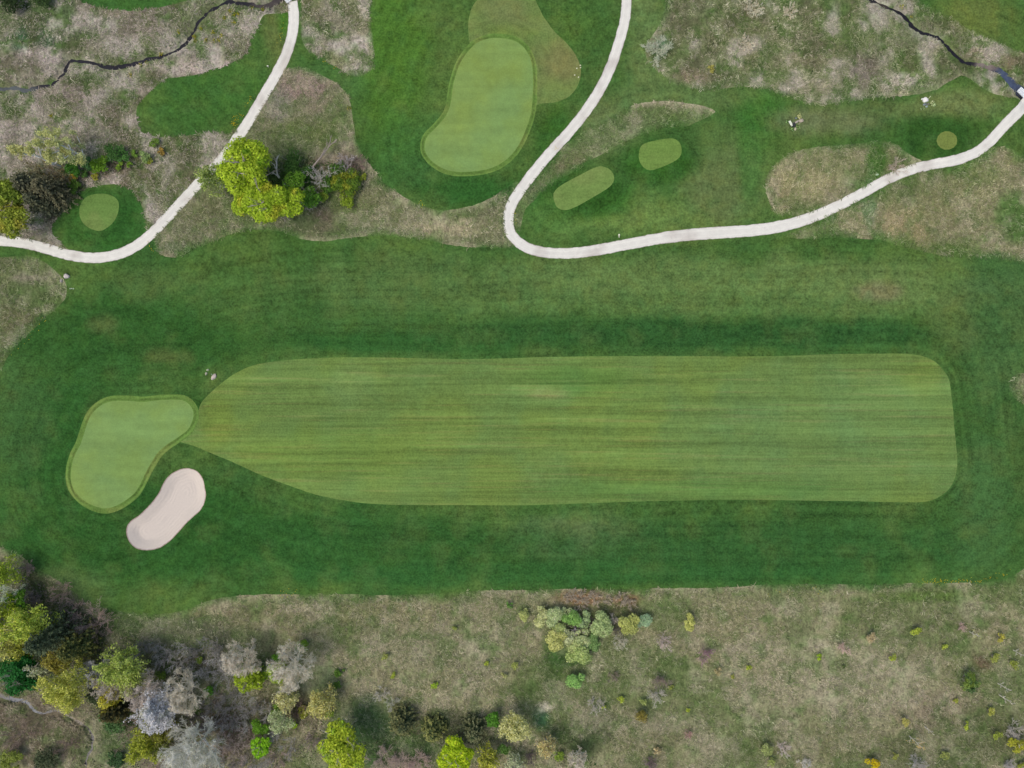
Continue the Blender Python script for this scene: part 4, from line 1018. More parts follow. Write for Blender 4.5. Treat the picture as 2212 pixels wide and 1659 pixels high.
dead_wood('fallen_tree', 'long grey fallen trunk pointing up right in the middle clump', [(662, 377, .5), (680, 364, 1.4), (700, 345, 2.2), (712, 333, 2.6), (720, 318, 2.4)], .24, (160, 148, 142), 5, 8, .28)
dead_wood('dead_snag', 'white broken snag with two arms beside the maples', [(616, 398, -.1), (613, 394, 2.0), (611, 388, 3.6), (614, 380, 5.0)], .34, (214, 206, 200), 6, 3, .5)
dead_wood('dead_limb', 'white forked limb lying right of the snag', [(617, 395, .6), (624, 396, 1.6), (632, 392, 2.3), (640, 386, 2.6)], .26, (206, 198, 192), 7, 4, .4)
dead_wood('fallen_tree', 'thin grey fallen trunk by the right end of the middle clump', [(727, 378, .4), (738, 368, .9), (750, 357, 1.3), (757, 350, 1.2)], .16, (150, 142, 142), 8, 7, .3)

# ---- top left corner
G = 'trees and shrubs beside the left tee'
plant('haze', 'birch_tree', 82, 338, 4.6, 11.5, (166, 164, 112), 'leftmost white trunked birch with yellowish new leaves', 'tree', G, gain=1.35, dens=1.6, bark=(214, 204, 204))
plant('haze', 'birch_tree', 124, 318, 4.4, 11, (158, 160, 108), 'upper white birch with thin pale green leaves', 'tree', G, gain=1.35, dens=1.5, bark=(214, 206, 208))
plant('haze', 'birch_tree', 156, 326, 4.0, 9, (156, 160, 114), 'right hand white birch above the green shrub row', 'tree', G, gain=1.35, dens=1.3, bark=(210, 202, 204))
plant('spruce', 'spruce_tree', 70, 402, 4.8, 10, (84, 84, 66), 'dark spruce left of the round left tee', 'tree', G, gain=1.7)
plant('spruce', 'spruce_tree', 112, 412, 4.5, 9.5, (82, 80, 62), 'dark spruce touching the round left tee', 'tree', G, gain=1.7)
plant('spruce', 'spruce_tree', 86, 436, 3.7, 8, (80, 82, 64), 'lowest dark spruce above the left path', 'tree', G, gain=1.7)
plant('maple', 'maple_tree', 14, 422, 4.6, 11, (128, 144, 52), 'upper yellow green tree cut by the left frame edge', 'tree', G, accent=(134, 140, 54))
plant('maple', 'maple_tree', 22, 472, 4.8, 10, (130, 140, 50), 'ochre green tree overhanging the left path end', 'tree', G, accent=(138, 136, 50))
plant('bush', 'bare_shrub', 76, 366, 3.2, 3.5, (110, 106, 62), 'brownish shrub under the leftmost birch', 'shrub', G, bark=(120, 112, 88))
plant('bush', 'bare_shrub', 118, 372, 2.6, 3.0, (124, 110, 58), 'tan budding shrub between birch and spruce', 'shrub', G, bark=(126, 112, 84))
plant('shrub', 'shrub', 163, 365, 2.5, 3.2, (70, 116, 42), 'bright green shrub at the foot of the birches', 'shrub', G)
plant('shrub', 'shrub', 188, 352, 2.2, 2.8, (72, 106, 62), 'bluish green shrub second from the birches', 'shrub', G, dens=.8)
plant('shrub', 'shrub', 218, 357, 2.3, 2.8, (104, 138, 42), 'yellow green shrub in the middle of the tee shrub row', 'shrub', G)
plant('shrub', 'shrub', 242, 332, 2.3, 2.8, (68, 104, 50), 'dark green shrub, larger of the upper pair', 'shrub', G, dens=.8)
plant('shrub', 'shrub', 262, 334, 2.0, 2.4, (78, 118, 58), 'mid green shrub, right one of the upper pair', 'shrub', G, dens=.8)
plant('shrub', 'small_shrub', 157, 384, 1.3, 1.6, (156, 138, 58), 'orange tinted shrub beside the dark spruce', 'shrub', G)
plant('shrub', 'shrub', 160, 403, 1.8, 2.2, (88, 116, 46), 'green shrub between spruce and round left tee', 'shrub', G)
plant('shrub', 'small_shrub', 181, 376, 1.1, 1.4, (78, 112, 52), 'small green shrub just below the shrub row', 'shrub', G)
plant('shrub', 'small_shrub', 205, 383, 1.1, 1.4, (150, 148, 60), 'small yellow shrub above the round left tee', 'shrub', G)
plant('shrub', 'small_shrub', 257, 358, 1.0, 1.2, (120, 148, 54), 'small lime shrub right of the shrub row', 'shrub', G)
plant('shrub', 'small_shrub', 281, 355, .9, 1.1, (112, 142, 52), 'tiny green shrub between the row and the path', 'shrub', G)
plant('shrub', 'small_shrub', 291, 330, 1.0, 1.2, (108, 138, 56), 'small green shrub right of the upper pair', 'shrub', G)
plant('shrub', 'shrub', 315, 338, 1.6, 1.8, (132, 152, 96), 'pale sage shrub nearest the left path', 'shrub', G, dens=.8)
plant('shrub', 'small_shrub', 335, 310, 1.3, 1.4, (106, 132, 56), 'green shrub highest in the row toward the mown patch', 'shrub', G)
plant('shrub', 'small_shrub', 349, 326, 1.1, 1.3, (146, 122, 58), 'orange brown shrub at the right end by the path', 'shrub', G)
plant('shrub', 'small_shrub', 321, 348, 1.1, 1.2, (136, 144, 60), 'yellow green shrub below the pale sage shrub', 'shrub', G)
plant('shrub', 'shrub', 26, 6, 3.0, 3.2, (50, 66, 36), 'dark green thicket in the top left corner', 'shrub', G)
plant('shrub', 'shrub', 92, 2, 2.4, 2.4, (60, 80, 42), 'dull green bush on the top edge near the corner', 'shrub', G)

# ---- top right meadow
G = 'clumps in the top right meadow'
plant('bush', 'grass_clump', 1626, 22, 2.4, 1.4, (196, 174, 152), 'large pinkish dry grass clump at the top of the meadow', 'grass clump', G, bark=(198, 176, 156))
plant('bush', 'grass_clump', 1612, 96, 1.9, 1.1, (190, 168, 148), 'pinkish dry grass clump below the large one', 'grass clump', G, bark=(194, 174, 154))
plant('bush', 'grass_clump', 1706, 26, 1.7, 1.1, (188, 166, 148), 'pinkish dry grass clump right of the large one', 'grass clump', G, bark=(192, 172, 152))
plant('shrub', 'small_shrub', 1535, 153, 1.2, 1.2, (156, 152, 84), 'small yellow shrub low in the top right meadow', 'shrub', G, dens=.7)
plant('bush', 'low_bush', 1421, 108, 2.8, 1.2, (142, 160, 136), 'round pale grey green bush at the meadow tip beside the path', 'shrub', G, bark=(164, 166, 150), dens=1.5)
plant('bush', 'grass_clump', 1936, 362, 2.0, 1.0, None, 'grey flattened grass heap beside the right path', 'grass clump', None, bark=(160, 146, 134))

# ---- bottom left wood
G = 'trees and shrubs of the bottom left wood'
YB = (146, 152, 70)
plant('haze', 'young_tree', 8, 1240, 3.6, 8, (132, 146, 52), 'yellow green tree on the left edge below the rough', 'tree', G)
plant('maple', 'leafy_tree', 40, 1296, 2.9, 7, (88, 126, 38), 'bright green small tree near the left edge', 'tree', G, dens=.8)
plant('bare', 'bare_tree', 16, 1286, 3.0, 8, None, 'pale leafless tree on the left edge', 'tree', G, bark=(150, 164, 150), dens=.8)
plant('haze', 'young_tree', 8, 1325, 4.2, 9, (136, 148, 48), 'yellow green tree filling the left edge above the pale ones', 'tree', G, dens=1.2)
plant('haze', 'young_tree', 68, 1345, 5.0, 10, (152, 164, 72), 'large pale yellow green tree left of the dark spruce', 'tree', G, dens=1.5)
plant('haze', 'young_tree', 22, 1382, 3.8, 8, (160, 160, 92), 'cream coloured budding tree on the left edge', 'tree', G, dens=1.4)
plant('haze', 'young_tree', 50, 1406, 2.8, 7, (150, 152, 70), 'small yellowish tree above the dark green tree', 'tree', G, dens=1.3)
plant('spruce', 'spruce_tree', 110, 1374, 5.6, 13, (76, 86, 64), 'big dark spruce in the bottom left wood', 'tree', G, gain=1.35)
plant('spruce', 'cedar_tree', 166, 1396, 4.8, 10, (80, 90, 54), 'dark olive cedar right of the big spruce', 'tree', G, gain=1.35, accent=(88, 90, 48))
plant('haze', 'young_tree', 126, 1424, 3.2, 7, (134, 128, 60), 'ochre leafing tree below the dark cedar', 'tree', G, dens=1.2)
plant('maple', 'broad_evergreen', 42, 1454, 5.2, 9, (34, 92, 36), 'deep green round tree at the left edge by the brook', 'tree', G, dens=1.2)
plant('haze', 'young_tree', 84, 1440, 2.6, 7, (166, 172, 140), 'whitish green tree beside the deep green tree', 'tree', G, dens=1.2)
plant('haze', 'young_tree', 150, 1478, 5.4, 10, (158, 160, 80), 'wide pale yellow tree above the brook', 'tree', G, dens=1.6)
plant('bare', 'bare_tree', 206, 1452, 3.2, 7, None, 'small bluish grey bare tree between two yellow trees', 'tree', G, bark=(136, 136, 146))
plant('haze', 'young_tree', 266, 1438, 5.0, 10, (142, 154, 80), 'yellow green round tree at the upper edge of the wood', 'tree', G, dens=1.4)
plant('haze', 'young_tree', 238, 1508, 2.8, 7, (170, 164, 66), 'small bright yellow tree in the middle of the wood', 'tree', G, dens=1.5)
plant('bare', 'bare_tree', 242, 1482, 3.6, 8, None, 'grey bare tree above the bright yellow tree', 'tree', G, bark=(144, 138, 140))
plant('haze', 'young_tree', 292, 1478, 3.2, 8, (150, 152, 104), 'pale beige green tree beside the bare trees', 'tree', G, dens=1.0)
plant('bare', 'bare_tree', 318, 1490, 4.4, 8.5, None, 'spreading grey bare tree left of the white blossom', 'tree', G, bark=(148, 140, 142), dens=1.1)
plant('bare', 'bare_tree', 400, 1496, 4.8, 8.5, None, 'star shaped grey bare tree right of the white blossom', 'tree', G, bark=(162, 154, 148), dens=1.1)
plant('haze', 'blossom_tree', 343, 1533, 4.4, 11, (240, 234, 202), 'white blossoming tree in the bottom left wood', 'tree', G, dens=2.2, gain=1.2, accent=(206, 204, 166))
plant('spruce', 'cedar_tree', 250, 1530, 4.2, 8, (62, 66, 44), 'dark brownish cedar left of the white blossom', 'tree', G, accent=(84, 80, 46))
plant('shrub', 'shrub', 244, 1558, 3.0, 3.6, (82, 112, 66), 'green bush below the brownish cedar', 'shrub', G)
plant('haze', 'young_tree', 316, 1604, 4.0, 7, (140, 146, 54), 'olive yellow tree low in the wood', 'tree', G, dens=1.5)
plant('haze', 'young_tree', 350, 1578, 3.4, 6, (112, 114, 46), 'darker olive tree under the white blossom', 'tree', G, dens=1.4)
plant('haze', 'young_tree', 350, 1608, 2.8, 6, (104, 112, 50), 'dull olive tree between the yellow tree and the big pale bare one', 'tree', G, dens=1.2)
plant('bare', 'bare_tree', 418, 1618, 6.4, 12, None, 'largest pale bare tree on the bottom edge of the wood', 'tree', G, bark=(186, 174, 164), dens=1.25)
plant('bush', 'bare_shrub', 292, 1582, 3.2, 3.0, None, 'mauve brown bush left of the olive yellow tree', 'shrub', G, bark=(138, 116, 112))
plant('bush', 'bare_shrub', 354, 1636, 3.0, 3.0, None, 'mauve bush on the bottom edge beside the big pale bare tree', 'shrub', G, bark=(140, 120, 120))
plant('bush', 'bare_shrub', 432, 1554, 2.8, 3.0, None, 'very dark grey brush pile in the wood', 'shrub', G, bark=(86, 78, 84), dens=1.2)
plant('bush', 'bare_shrub', 60, 1226, 1.9, 2.0, None, 'small mauve bush at the left corner of the rough', 'shrub', G, bark=(138, 116, 112))
plant('bush', 'bare_shrub', 40, 1256, 2.6, 2.5, None, 'dark bare bush above the bright green small tree', 'shrub', G, bark=(118, 110, 104))
plant('bush', 'bare_shrub', 132, 1278, 2.4, 2.0, None, 'tan mauve bush hugging the curve of the rough', 'shrub', G, bark=(134, 112, 106))
plant('bush', 'bare_shrub', 158, 1318, 3.0, 2.5, None, 'purple brown bush right of the yellow green tree', 'shrub', G, bark=(132, 112, 108))
plant('bush', 'bare_shrub', 200, 1354, 4.4, 3.0, None, 'widest purple brown bush at the upper edge of the wood', 'shrub', G, bark=(136, 116, 112), dens=1.3)
plant('bush', 'bare_shrub', 74, 1292, 2.6, 2.5, None, 'dark purple bush left of the yellow green tree', 'shrub', G, bark=(116, 102, 100))
plant('shrub', 'small_shrub', 347, 1459, 1.6, 2.0, (98, 122, 46), 'green shrub above the star shaped bare tree', 'shrub', G)
plant('shrub', 'small_shrub', 429, 1429, 1.2, 1.4, (116, 134, 54), 'small yellow green shrub in the grey thicket', 'shrub', G)
plant('shrub', 'small_shrub', 453, 1495, 1.5, 1.8, (86, 136, 40), 'bright green shrub right of the star shaped bare tree', 'shrub', G)
plant('shrub', 'shrub', 424, 1528, 2.0, 2.2, (84, 110, 50), 'green bush beside the brush pile', 'shrub', G, dens=.8)
plant('shrub', 'shrub', 28, 1642, 3.0, 3.0, (128, 140, 64), 'yellow green bush in the bottom left corner', 'shrub', G, dens=.8)
plant('shrub', 'shrub', 102, 1642, 3.6, 3.0, (78, 88, 62), 'grey green bush on the bottom edge near the corner', 'shrub', G, dens=.7)
plant('bush', 'bare_shrub', 45, 1586, 4.0, 2.0, None, 'brownish brush below the brook in the corner', 'shrub', G, bark=(124, 106, 98))
plant('bush', 'bare_shrub', 150, 1610, 3.0, 2.0, None, 'brown brush left of the small brook', 'shrub', G, bark=(118, 100, 92))
plant('shrub', 'shrub', 250, 1640, 2.6, 1.8, (68, 96, 58), 'dark green bush on the bottom edge right of the brook', 'shrub', G, dens=.7)
plant('shrub', 'shrub', 205, 1500, 2.4, 3.0, (58, 70, 44), 'dark bush between the wide yellow tree and the cedar', 'shrub', G)

G = 'grey bare shrubs of the thicket'
rng0 = np.random.RandomState(77)
ORD = ['first', 'second', 'third', 'fourth', 'fifth', 'sixth', 'seventh']
for row, spots in (('top', [(300, 1398), (335, 1405), (365, 1412), (395, 1402), (420, 1408), (445, 1398), (470, 1405)]), ('second', [(352, 1428), (380, 1432), (408, 1430), (462, 1428), (486, 1438)]), ('third', [(416, 1460), (440, 1452), (470, 1462), (500, 1465)]), ('fourth', [(455, 1520), (480, 1510), (505, 1500), (530, 1510), (555, 1520)]), ('fifth', [(478, 1540), (505, 1535), (535, 1545), (575, 1535)]), ('sixth', [(450, 1575), (476, 1570), (505, 1568), (532, 1566), (590, 1590)]), ('lowest', [(470, 1655), (500, 1652), (535, 1652), (570, 1650), (630, 1610)])):
    for k, (fx, fy) in enumerate(spots):
        plant('bush', 'thicket_shrub', fx + rng0.uniform(-4, 4), fy + rng0.uniform(-4, 4), rng0.uniform(1.6, 2.3), rng0.uniform(2, 3), None, f'grey leafless shrub, {ORD[k]} from left in the {row} row of the thicket', 'shrub', G, bark=tuple(np.array([140, 136, 136]) * rng0.uniform(.8, 1.1)), dens=.9)

# ---- bottom centre
G = 'trees and shrubs along the bottom edge'
plant('bare', 'bare_tree', 524, 1421, 4.2, 9, None, 'grey bare tree above the lime tree, left of a pair', 'tree', G, bark=(164, 154, 150), dens=1.15)
plant('bare', 'bare_tree', 632, 1441, 5.2, 10, None, 'large grey bare tree, right of a pair at the wood edge', 'tree', G, bark=(168, 158, 152), dens=1.2)
plant('maple', 'leafy_tree', 536, 1468, 3.6, 7, (136, 154, 42), 'lime tree under the left bare tree of the pair', 'tree', G)
plant('shrub', 'tall_shrub', 568, 1456, 2.0, 4, (130, 158, 42), 'lime bush between the two grey bare trees', 'shrub', G)
plant('maple', 'leafy_tree', 598, 1455, 3.0, 7, (142, 162, 60), 'lime tree partly behind the large grey bare tree', 'tree', G, dens=.8)
plant('shrub', 'small_shrub', 598, 1418, 1.5, 2, (88, 134, 40), 'green shrub at the upper left of the large bare tree', 'shrub', G)
plant('shrub', 'small_shrub', 652, 1396, 1.8, 2, (112, 142, 48), 'green shrub at the upper right of the large bare tree', 'shrub', G)
plant('haze', 'young_tree', 617, 1512, 2.7, 6, (172, 168, 118), 'beige budding tree below the large bare tree', 'tree', G, dens=1.1)
plant('haze', 'young_tree', 698, 1516, 3.7, 6.5, (168, 162, 104), 'beige olive tree, right of the two beige ones', 'tree', G, dens=1.1)
plant('shrub', 'small_shrub', 656, 1538, 1.8, 2.2, (136, 140, 52), 'olive yellow shrub between the beige trees', 'shrub', G)
plant('shrub', 'small_shrub', 592, 1534, 1.6, 2, (112, 142, 52), 'green shrub left below the beige tree', 'shrub', G)
plant('haze', 'young_tree', 607, 1558, 2.8, 6, (150, 160, 122), 'pale sage budding tree with a lime shrub at its side', 'tree', G, dens=1.0)
plant('shrub', 'small_shrub', 634, 1562, 1.3, 1.6, (132, 160, 40), 'small lime shrub beside the pale sage tree', 'shrub', G)
plant('shrub', 'small_shrub', 712, 1538, 1.3, 1.6, (124, 146, 54), 'lime shrub at the foot of the beige olive tree', 'shrub', G)
plant('bush', 'bare_shrub', 640, 1528, 2.4, 2.2, None, 'reddish brown bare shrub between the beige trees', 'shrub', G, bark=(122, 100, 94))
plant('shrub', 'tall_shrub', 562, 1568, 2.2, 3.5, (98, 138, 40), 'green tall bush left of the pale sage tree', 'shrub', G)
plant('maple', 'leafy_tree', 564, 1612, 2.6, 5, (124, 168, 34), 'small vivid lime tree left of the tall lime maple', 'tree', G)
plant('maple', 'maple_tree', 742, 1612, 5.6, 12, (160, 174, 52), 'tall oval lime maple on the bottom edge', 'tree', G, accent=(138, 162, 50), dens=1.15)
plant('maple', 'maple_tree', 983, 1628, 4.2, 9, (158, 180, 36), 'vivid lime maple next to the dark cedars', 'tree', G, dens=1.15)
plant('spruce', 'cedar_tree', 870, 1560, 3.8, 6, (66, 76, 54), 'leftmost dark cedar of the three on the bottom', 'tree', G, gain=1.8, accent=(86, 88, 58))
plant('spruce', 'cedar_tree', 936, 1577, 3.1, 6, (76, 86, 54), 'olive cedar in the middle of the three', 'tree', G, gain=1.8, accent=(102, 104, 62))
plant('spruce', 'cedar_tree', 1022, 1576, 3.5, 6, (62, 72, 48), 'dark cedar behind the vivid lime maple', 'tree', G, gain=1.8, accent=(90, 92, 66))
plant('shrub', 'tall_shrub', 1068, 1552, 2.2, 4, (82, 128, 44), 'green bush left of the creamy round tree', 'shrub', G)
plant('haze', 'young_tree', 1115, 1568, 3.5, 7.5, (184, 184, 120), 'creamy yellow round tree beside the dead grass ring', 'tree', G, dens=1.6, bark=(176, 170, 150))
plant('haze', 'young_tree', 1054, 1638, 2.6, 6, (150, 152, 62), 'olive yellow tree right of the vivid lime maple', 'tree', G, dens=1.4)
plant('shrub', 'tall_shrub', 1090, 1614, 1.9, 3, (98, 132, 64), 'green round bush below the creamy tree', 'shrub', G)
plant('haze', 'young_tree', 1110, 1648, 2.4, 5, (160, 166, 136), 'greyish budding tree on the edge below the creamy tree', 'tree', G, dens=1.0)
plant('haze', 'young_tree', 1180, 1612, 2.2, 5.5, (170, 156, 112), 'beige budding tree right of the creamy tree', 'tree', G, dens=1.0)
plant('shrub', 'small_shrub', 1206, 1630, 1.4, 1.8, (122, 144, 58), 'lime shrub right of the beige budding tree', 'shrub', G)
plant('bare', 'bare_tree', 1248, 1637, 2.2, 5, None, 'small grey bare tree on the edge near the beige one', 'tree', G, bark=(160, 152, 148))
plant('bush', 'bare_shrub', 1146, 1636, 2.0, 2, None, 'dark purple brush between the greyish and beige trees', 'shrub', G, bark=(96, 84, 86))
for fx, fy, r, w in ((826, 1640, 3.4, 'left'), (866, 1650, 3.6, 'middle'), (906, 1644, 3.0, 'right')):
    plant('bush', 'red_twig_shrub', fx, fy, r, 1.8, None, f'{w} mound of the pinkish red twig bank by the oval maple', 'shrub', G, bark=(162, 142, 136), dens=1.4)
for fx, fy, w in ((486, 1606, 'upper'), (520, 1634, 'lower'), (540, 1596, 'right hand')):
    plant('bush', 'red_twig_shrub', fx, fy, 2.8, 2.0, None, f'{w} pinkish brown shrub beside the largest pale bare tree', 'shrub', G, bark=(154, 138, 132), dens=1.1)
plant('shrub', 'small_shrub', 733, 1454, 1.3, 1.2, (90, 122, 48), 'upper of two green shrubs in grass right of the bare tree', 'shrub', G, dens=.7)
plant('shrub', 'small_shrub', 728, 1480, 1.3, 1.2, (92, 122, 50), 'lower of two green shrubs in grass right of the bare tree', 'shrub', G, dens=.8)
plant('bush', 'bare_shrub', 826, 1500, 1.7, 1.6, None, 'pale bare bush above the dark leftmost cedar', 'shrub', G, bark=(164, 158, 150))
plant('bush', 'bare_shrub', 846, 1520, 1.6, 1.6, (150, 162, 130), 'pale budding bush touching the leftmost cedar', 'shrub', G, bark=(160, 158, 148))
plant('bush', 'bare_shrub', 675, 1600, 2.0, 2.0, None, 'grey brown bare bush left of the oval lime maple', 'shrub', G, bark=(134, 120, 116))
plant('bush', 'bare_shrub', 600, 1640, 2.2, 2.0, None, 'pinkish grey bush on the bottom edge below the vivid lime tree', 'shrub', G, bark=(150, 130, 124))

# ---- sage shrub cluster
G = 'sage shrubs clustered below the fairway'
for fx, fy, r, c, lb in [
 (1173, 1332, 1.7, (162, 170, 116), 'leftmost yellowish shrub of the sage cluster'), (1197, 1328, 1.8, (152, 168, 118), 'pale shrub second from left in the sage cluster top row'),
 (1206, 1356, 1.5, (150, 166, 104), 'shrub below the second of the sage cluster top row'), (1221, 1328, 1.3, (146, 160, 114), 'narrow shrub third in the sage cluster top row'),
 (1239, 1334, 1.8, (112, 148, 74), 'bright green shrub in the sage cluster top row'), (1258, 1338, 1.6, (134, 156, 106), 'green shrub right of the bright one in the sage cluster'),
 (1201, 1383, 2.0, (162, 168, 100), 'yellow sage shrub at the left of the lower cluster'), (1227, 1382, 1.6, (156, 166, 122), 'pale shrub left of the bare twigs'),
 (1259, 1378, 1.7, (156, 170, 118), 'pale shrub right of the bare twigs'), (1246, 1396, 1.8, (154, 168, 108), 'pale shrub directly below the bare twigs'),
 (1254, 1416, 2.2, (146, 164, 98), 'lowest and widest shrub of the sage cluster'), (1279, 1387, 1.5, (112, 142, 82), 'darker green shrub at the right of the lower cluster'),
 (1301, 1352, 2.1, (142, 160, 106), 'large round green shrub right of the dark brush'), (1360, 1345, 2.0, (150, 158, 88), 'yellowish round shrub standing right of the cluster'),
 (1391, 1341, 1.3, (138, 164, 126), 'bluish small shrub at the right end of the cluster'), (1133, 1329, 1.1, (150, 160, 96), 'small round shrub left of the sage cluster'),
 (1242, 1468, 1.6, (122, 160, 86), 'lone green shrub below the sage cluster'), (1490, 1343, 1.4, (162, 168, 92), 'lone pale yellow shrub right of the sage cluster')]:
    plant('shrub', 'sage_shrub', fx, fy, r * 1.42, r * 1.9, tuple(np.array(c) * .97 + np.array([6, 2, 8])), lb, 'shrub', G, dens=1.6, gain=1.22)
for fx, fy, r, c, lb in [(1244, 1362, 1.7, (138, 128, 138), 'grey mauve bare twigs in the centre of the sage cluster'), (1275, 1346, 1.7, (84, 76, 76), 'dark brush between the sage cluster shrubs'), (1331, 1358, 1.7, (96, 90, 84), 'dark brush left of the yellowish round shrub'), (1327, 1336, 1.3, (158, 150, 146), 'pale bare twigs above the dark brush'), (1339, 1384, 1.7, (164, 160, 146), 'pale bare bush below the yellowish round shrub')]:
    plant('bush', 'bare_shrub', fx, fy, r, r * 1.2, None, lb, 'shrub', G, bark=c)

G = 'tan reed clumps above the sage cluster'
for fx, fy, r, lb in [(1226, 1292, 1.3, 'leftmost tan reed clump above the sage cluster'), (1243, 1287, 1.7, 'second tan reed clump from the left above the sage cluster'), (1264, 1286, 1.9, 'middle and largest tan reed clump above the sage cluster'), (1284, 1291, 1.7, 'tan reed clump right of the largest one'), (1252, 1304, 1.6, 'lower tan reed clump touching the sage shrubs'), (1312, 1297, 1.2, 'small tan reed clump in the gap of the reed bank'), (1342, 1292, 1.7, 'tan reed clump at the right of the reed bank'), (1360, 1302, 1.5, 'rightmost tan reed clump')]:
    plant('bush', 'reed_clump', fx, fy, r, .8, (164, 150, 130), lb, 'reeds', G, bark=(154, 142, 128), dens=1.1)

# ---- saplings and bushes scattered over the bottom meadow
G = 'saplings and bushes scattered in the bottom meadow'
LS = (158, 172, 60); LL = (150, 180, 44); PS = (168, 168, 104); TN = (180, 160, 128)
for k, fx, fy, r, c, lb in [
 ('shrub', 831, 1418, 1.1, (156, 162, 86), 'pale yellow sapling in the left hay meadow'), ('shrub', 848, 1459, .9, LS, 'lime sapling below the pale yellow sapling'),
 ('shrub', 937, 1481, 1.0, LL, 'lime sapling alone above the dark cedars'), ('shrub', 981, 1359, .8, (138, 150, 74), 'dull yellow sapling in the upper middle hay'),
 ('shrub', 1051, 1431, .7, LS, 'tiny yellow sapling left of the sage cluster'), ('shrub', 1115, 1440, 1.3, (152, 160, 84), 'wispy yellow sapling left below the sage cluster'),
 ('shrub', 1090, 1456, .9, (164, 166, 110), 'pale wispy sapling beside the wispy yellow one'), ('shrub', 1101, 1306, 1.0, (84, 128, 56), 'green sapling just under the lower rough edge'),
 ('shrub', 1618, 1443, .8, LS, 'lime sapling in the middle of the hay meadow'), ('shrub', 1582, 1462, .7, (158, 160, 80), 'small yellow sapling left of the lime sapling mid meadow'),
 ('shrub', 1554, 1451, 1.1, (170, 156, 122), 'beige bush below the mauve bush'), ('shrub', 1340, 1513, 1.1, LS, 'yellow green sapling right of the grey twigs'),
 ('shrub', 1304, 1526, .7, LS, 'tiny lime sapling beside the grey twigs'), ('shrub', 1390, 1518, 1.1, (150, 162, 96), 'sage sapling above the ochre bush'),
 ('shrub', 1388, 1547, 1.8, (124, 112, 50), 'ochre ring shaped bush'), ('shrub', 1418, 1622, 1.1, TN, 'orange tan bush near the bottom edge'),
 ('shrub', 1657, 1618, 1.7, (158, 168, 110), 'pale sage round bush near the bottom edge'), ('shrub', 1665, 1648, 1.3, (146, 158, 92), 'green bush on the bottom edge under the pale sage bush'),
 ('shrub', 1449, 1484, .7, (140, 152, 70), 'small sapling right of the brown bare bush'), ('shrub', 1487, 1534, .6, LS, 'tiny yellow sapling low mid meadow'),
 ('shrub', 2094, 1473, 2.6, (66, 96, 54), 'round dark evergreen bush alone in the right meadow'), ('shrub', 1983, 1365, 1.5, LS, 'large lime sapling up in the right meadow'),
 ('shrub', 1883, 1376, 1.5, (184, 166, 138), 'beige pink bush left of the large lime sapling'), ('shrub', 1769, 1420, .9, LL, 'bright lime sapling left of the pinkish bush'),
 ('shrub', 1930, 1420, 1.1, LS, 'lime sapling below the beige pink bush'), ('shrub', 2039, 1398, .9, LS, 'small lime sapling above the dark evergreen'),
 ('shrub', 2161, 1376, 1.3, (168, 160, 68), 'yellow bush near the right edge'), ('shrub', 2147, 1420, 1.3, (150, 158, 74), 'olive sapling right of the dark evergreen'),
 ('shrub', 2189, 1437, 1.2, (138, 148, 62), 'dull lime sapling at the right edge'), ('shrub', 2139, 1537, 1.3, (162, 164, 76), 'yellow sapling below the dark evergreen'),
 ('shrub', 2086, 1565, 1.0, LS, 'lime sapling low in the right meadow'), ('shrub', 1955, 1558, 1.3, (172, 164, 92), 'faded yellow sapling low in the right meadow'),
 ('shrub', 2064, 1515, .7, (150, 156, 62), 'tiny yellow sapling under the dark evergreen'), ('shrub', 1883, 1645, 1.7, (190, 168, 30), 'golden yellow bush on the bottom edge'),
 ('shrub', 2041, 1630, 1.3, (150, 158, 88), 'pale green bush at lower right'), ('shrub', 2197, 1602, 2.3, (156, 156, 48), 'large yellow bush in the lower right corner'),
 ('shrub', 2152, 1588, 1.3, (138, 152, 56), 'lime bush left of the corner yellow bush'), ('shrub', 1928, 1632, 1.1, (150, 154, 78), 'pale yellow bush right of the golden bush'),
 ('shrub', 1825, 1440, .5, (66, 84, 44), 'tiny dark green clump under the pinkish bush'), ('shrub', 2205, 1652, 1.2, (140, 148, 50), 'yellow green bush in the bottom right corner'),
 ('bush', 1432, 1388, 1.9, (168, 152, 148), 'grey pink bare bush right of the sage cluster'), ('bush', 1526, 1414, 1.8, (136, 106, 116), 'mauve bush in the middle hay'),
 ('bush', 1426, 1468, 2.1, (126, 112, 104), 'brown bare bush mid meadow'), ('bush', 1415, 1504, 1.8, (162, 156, 148), 'pale grey twigs below the brown bush'),
 ('bush', 1287, 1520, 1.7, (160, 154, 146), 'grey twigs low left of the ochre bush'), ('bush', 1404, 1648, 1.8, (120, 100, 104), 'purple bush on the bottom edge'),
 ('bush', 1487, 1588, 1.0, (164, 134, 126), 'small pink twig bush'), ('bush', 1822, 1401, 1.5, (174, 150, 142), 'pinkish twig bush left of the beige pink bush'),
 ('bush', 1692, 1615, 1.4, (172, 158, 156), 'grey pink twigs right of the pale sage bush'), ('bush', 1980, 1648, 1.9, (150, 146, 146), 'grey bush on the bottom edge right of the golden bush'),
 ('bush', 2186, 1580, 2.1, (158, 150, 146), 'grey bare bush above the corner yellow bush'), ('bush', 1739, 1648, 1.3, (178, 172, 166), 'pale twigs on the bottom edge'),
 ('bush', 2080, 1354, .9, (168, 144, 138), 'small pink twig bush high in the right meadow'), ('bush', 2175, 1651, 1.4, (156, 150, 152), 'grey twigs on the bottom edge near the corner'), ('bush', 1325, 1460, 1.2, (128, 116, 104), 'low brown twigs below the sage cluster')]:
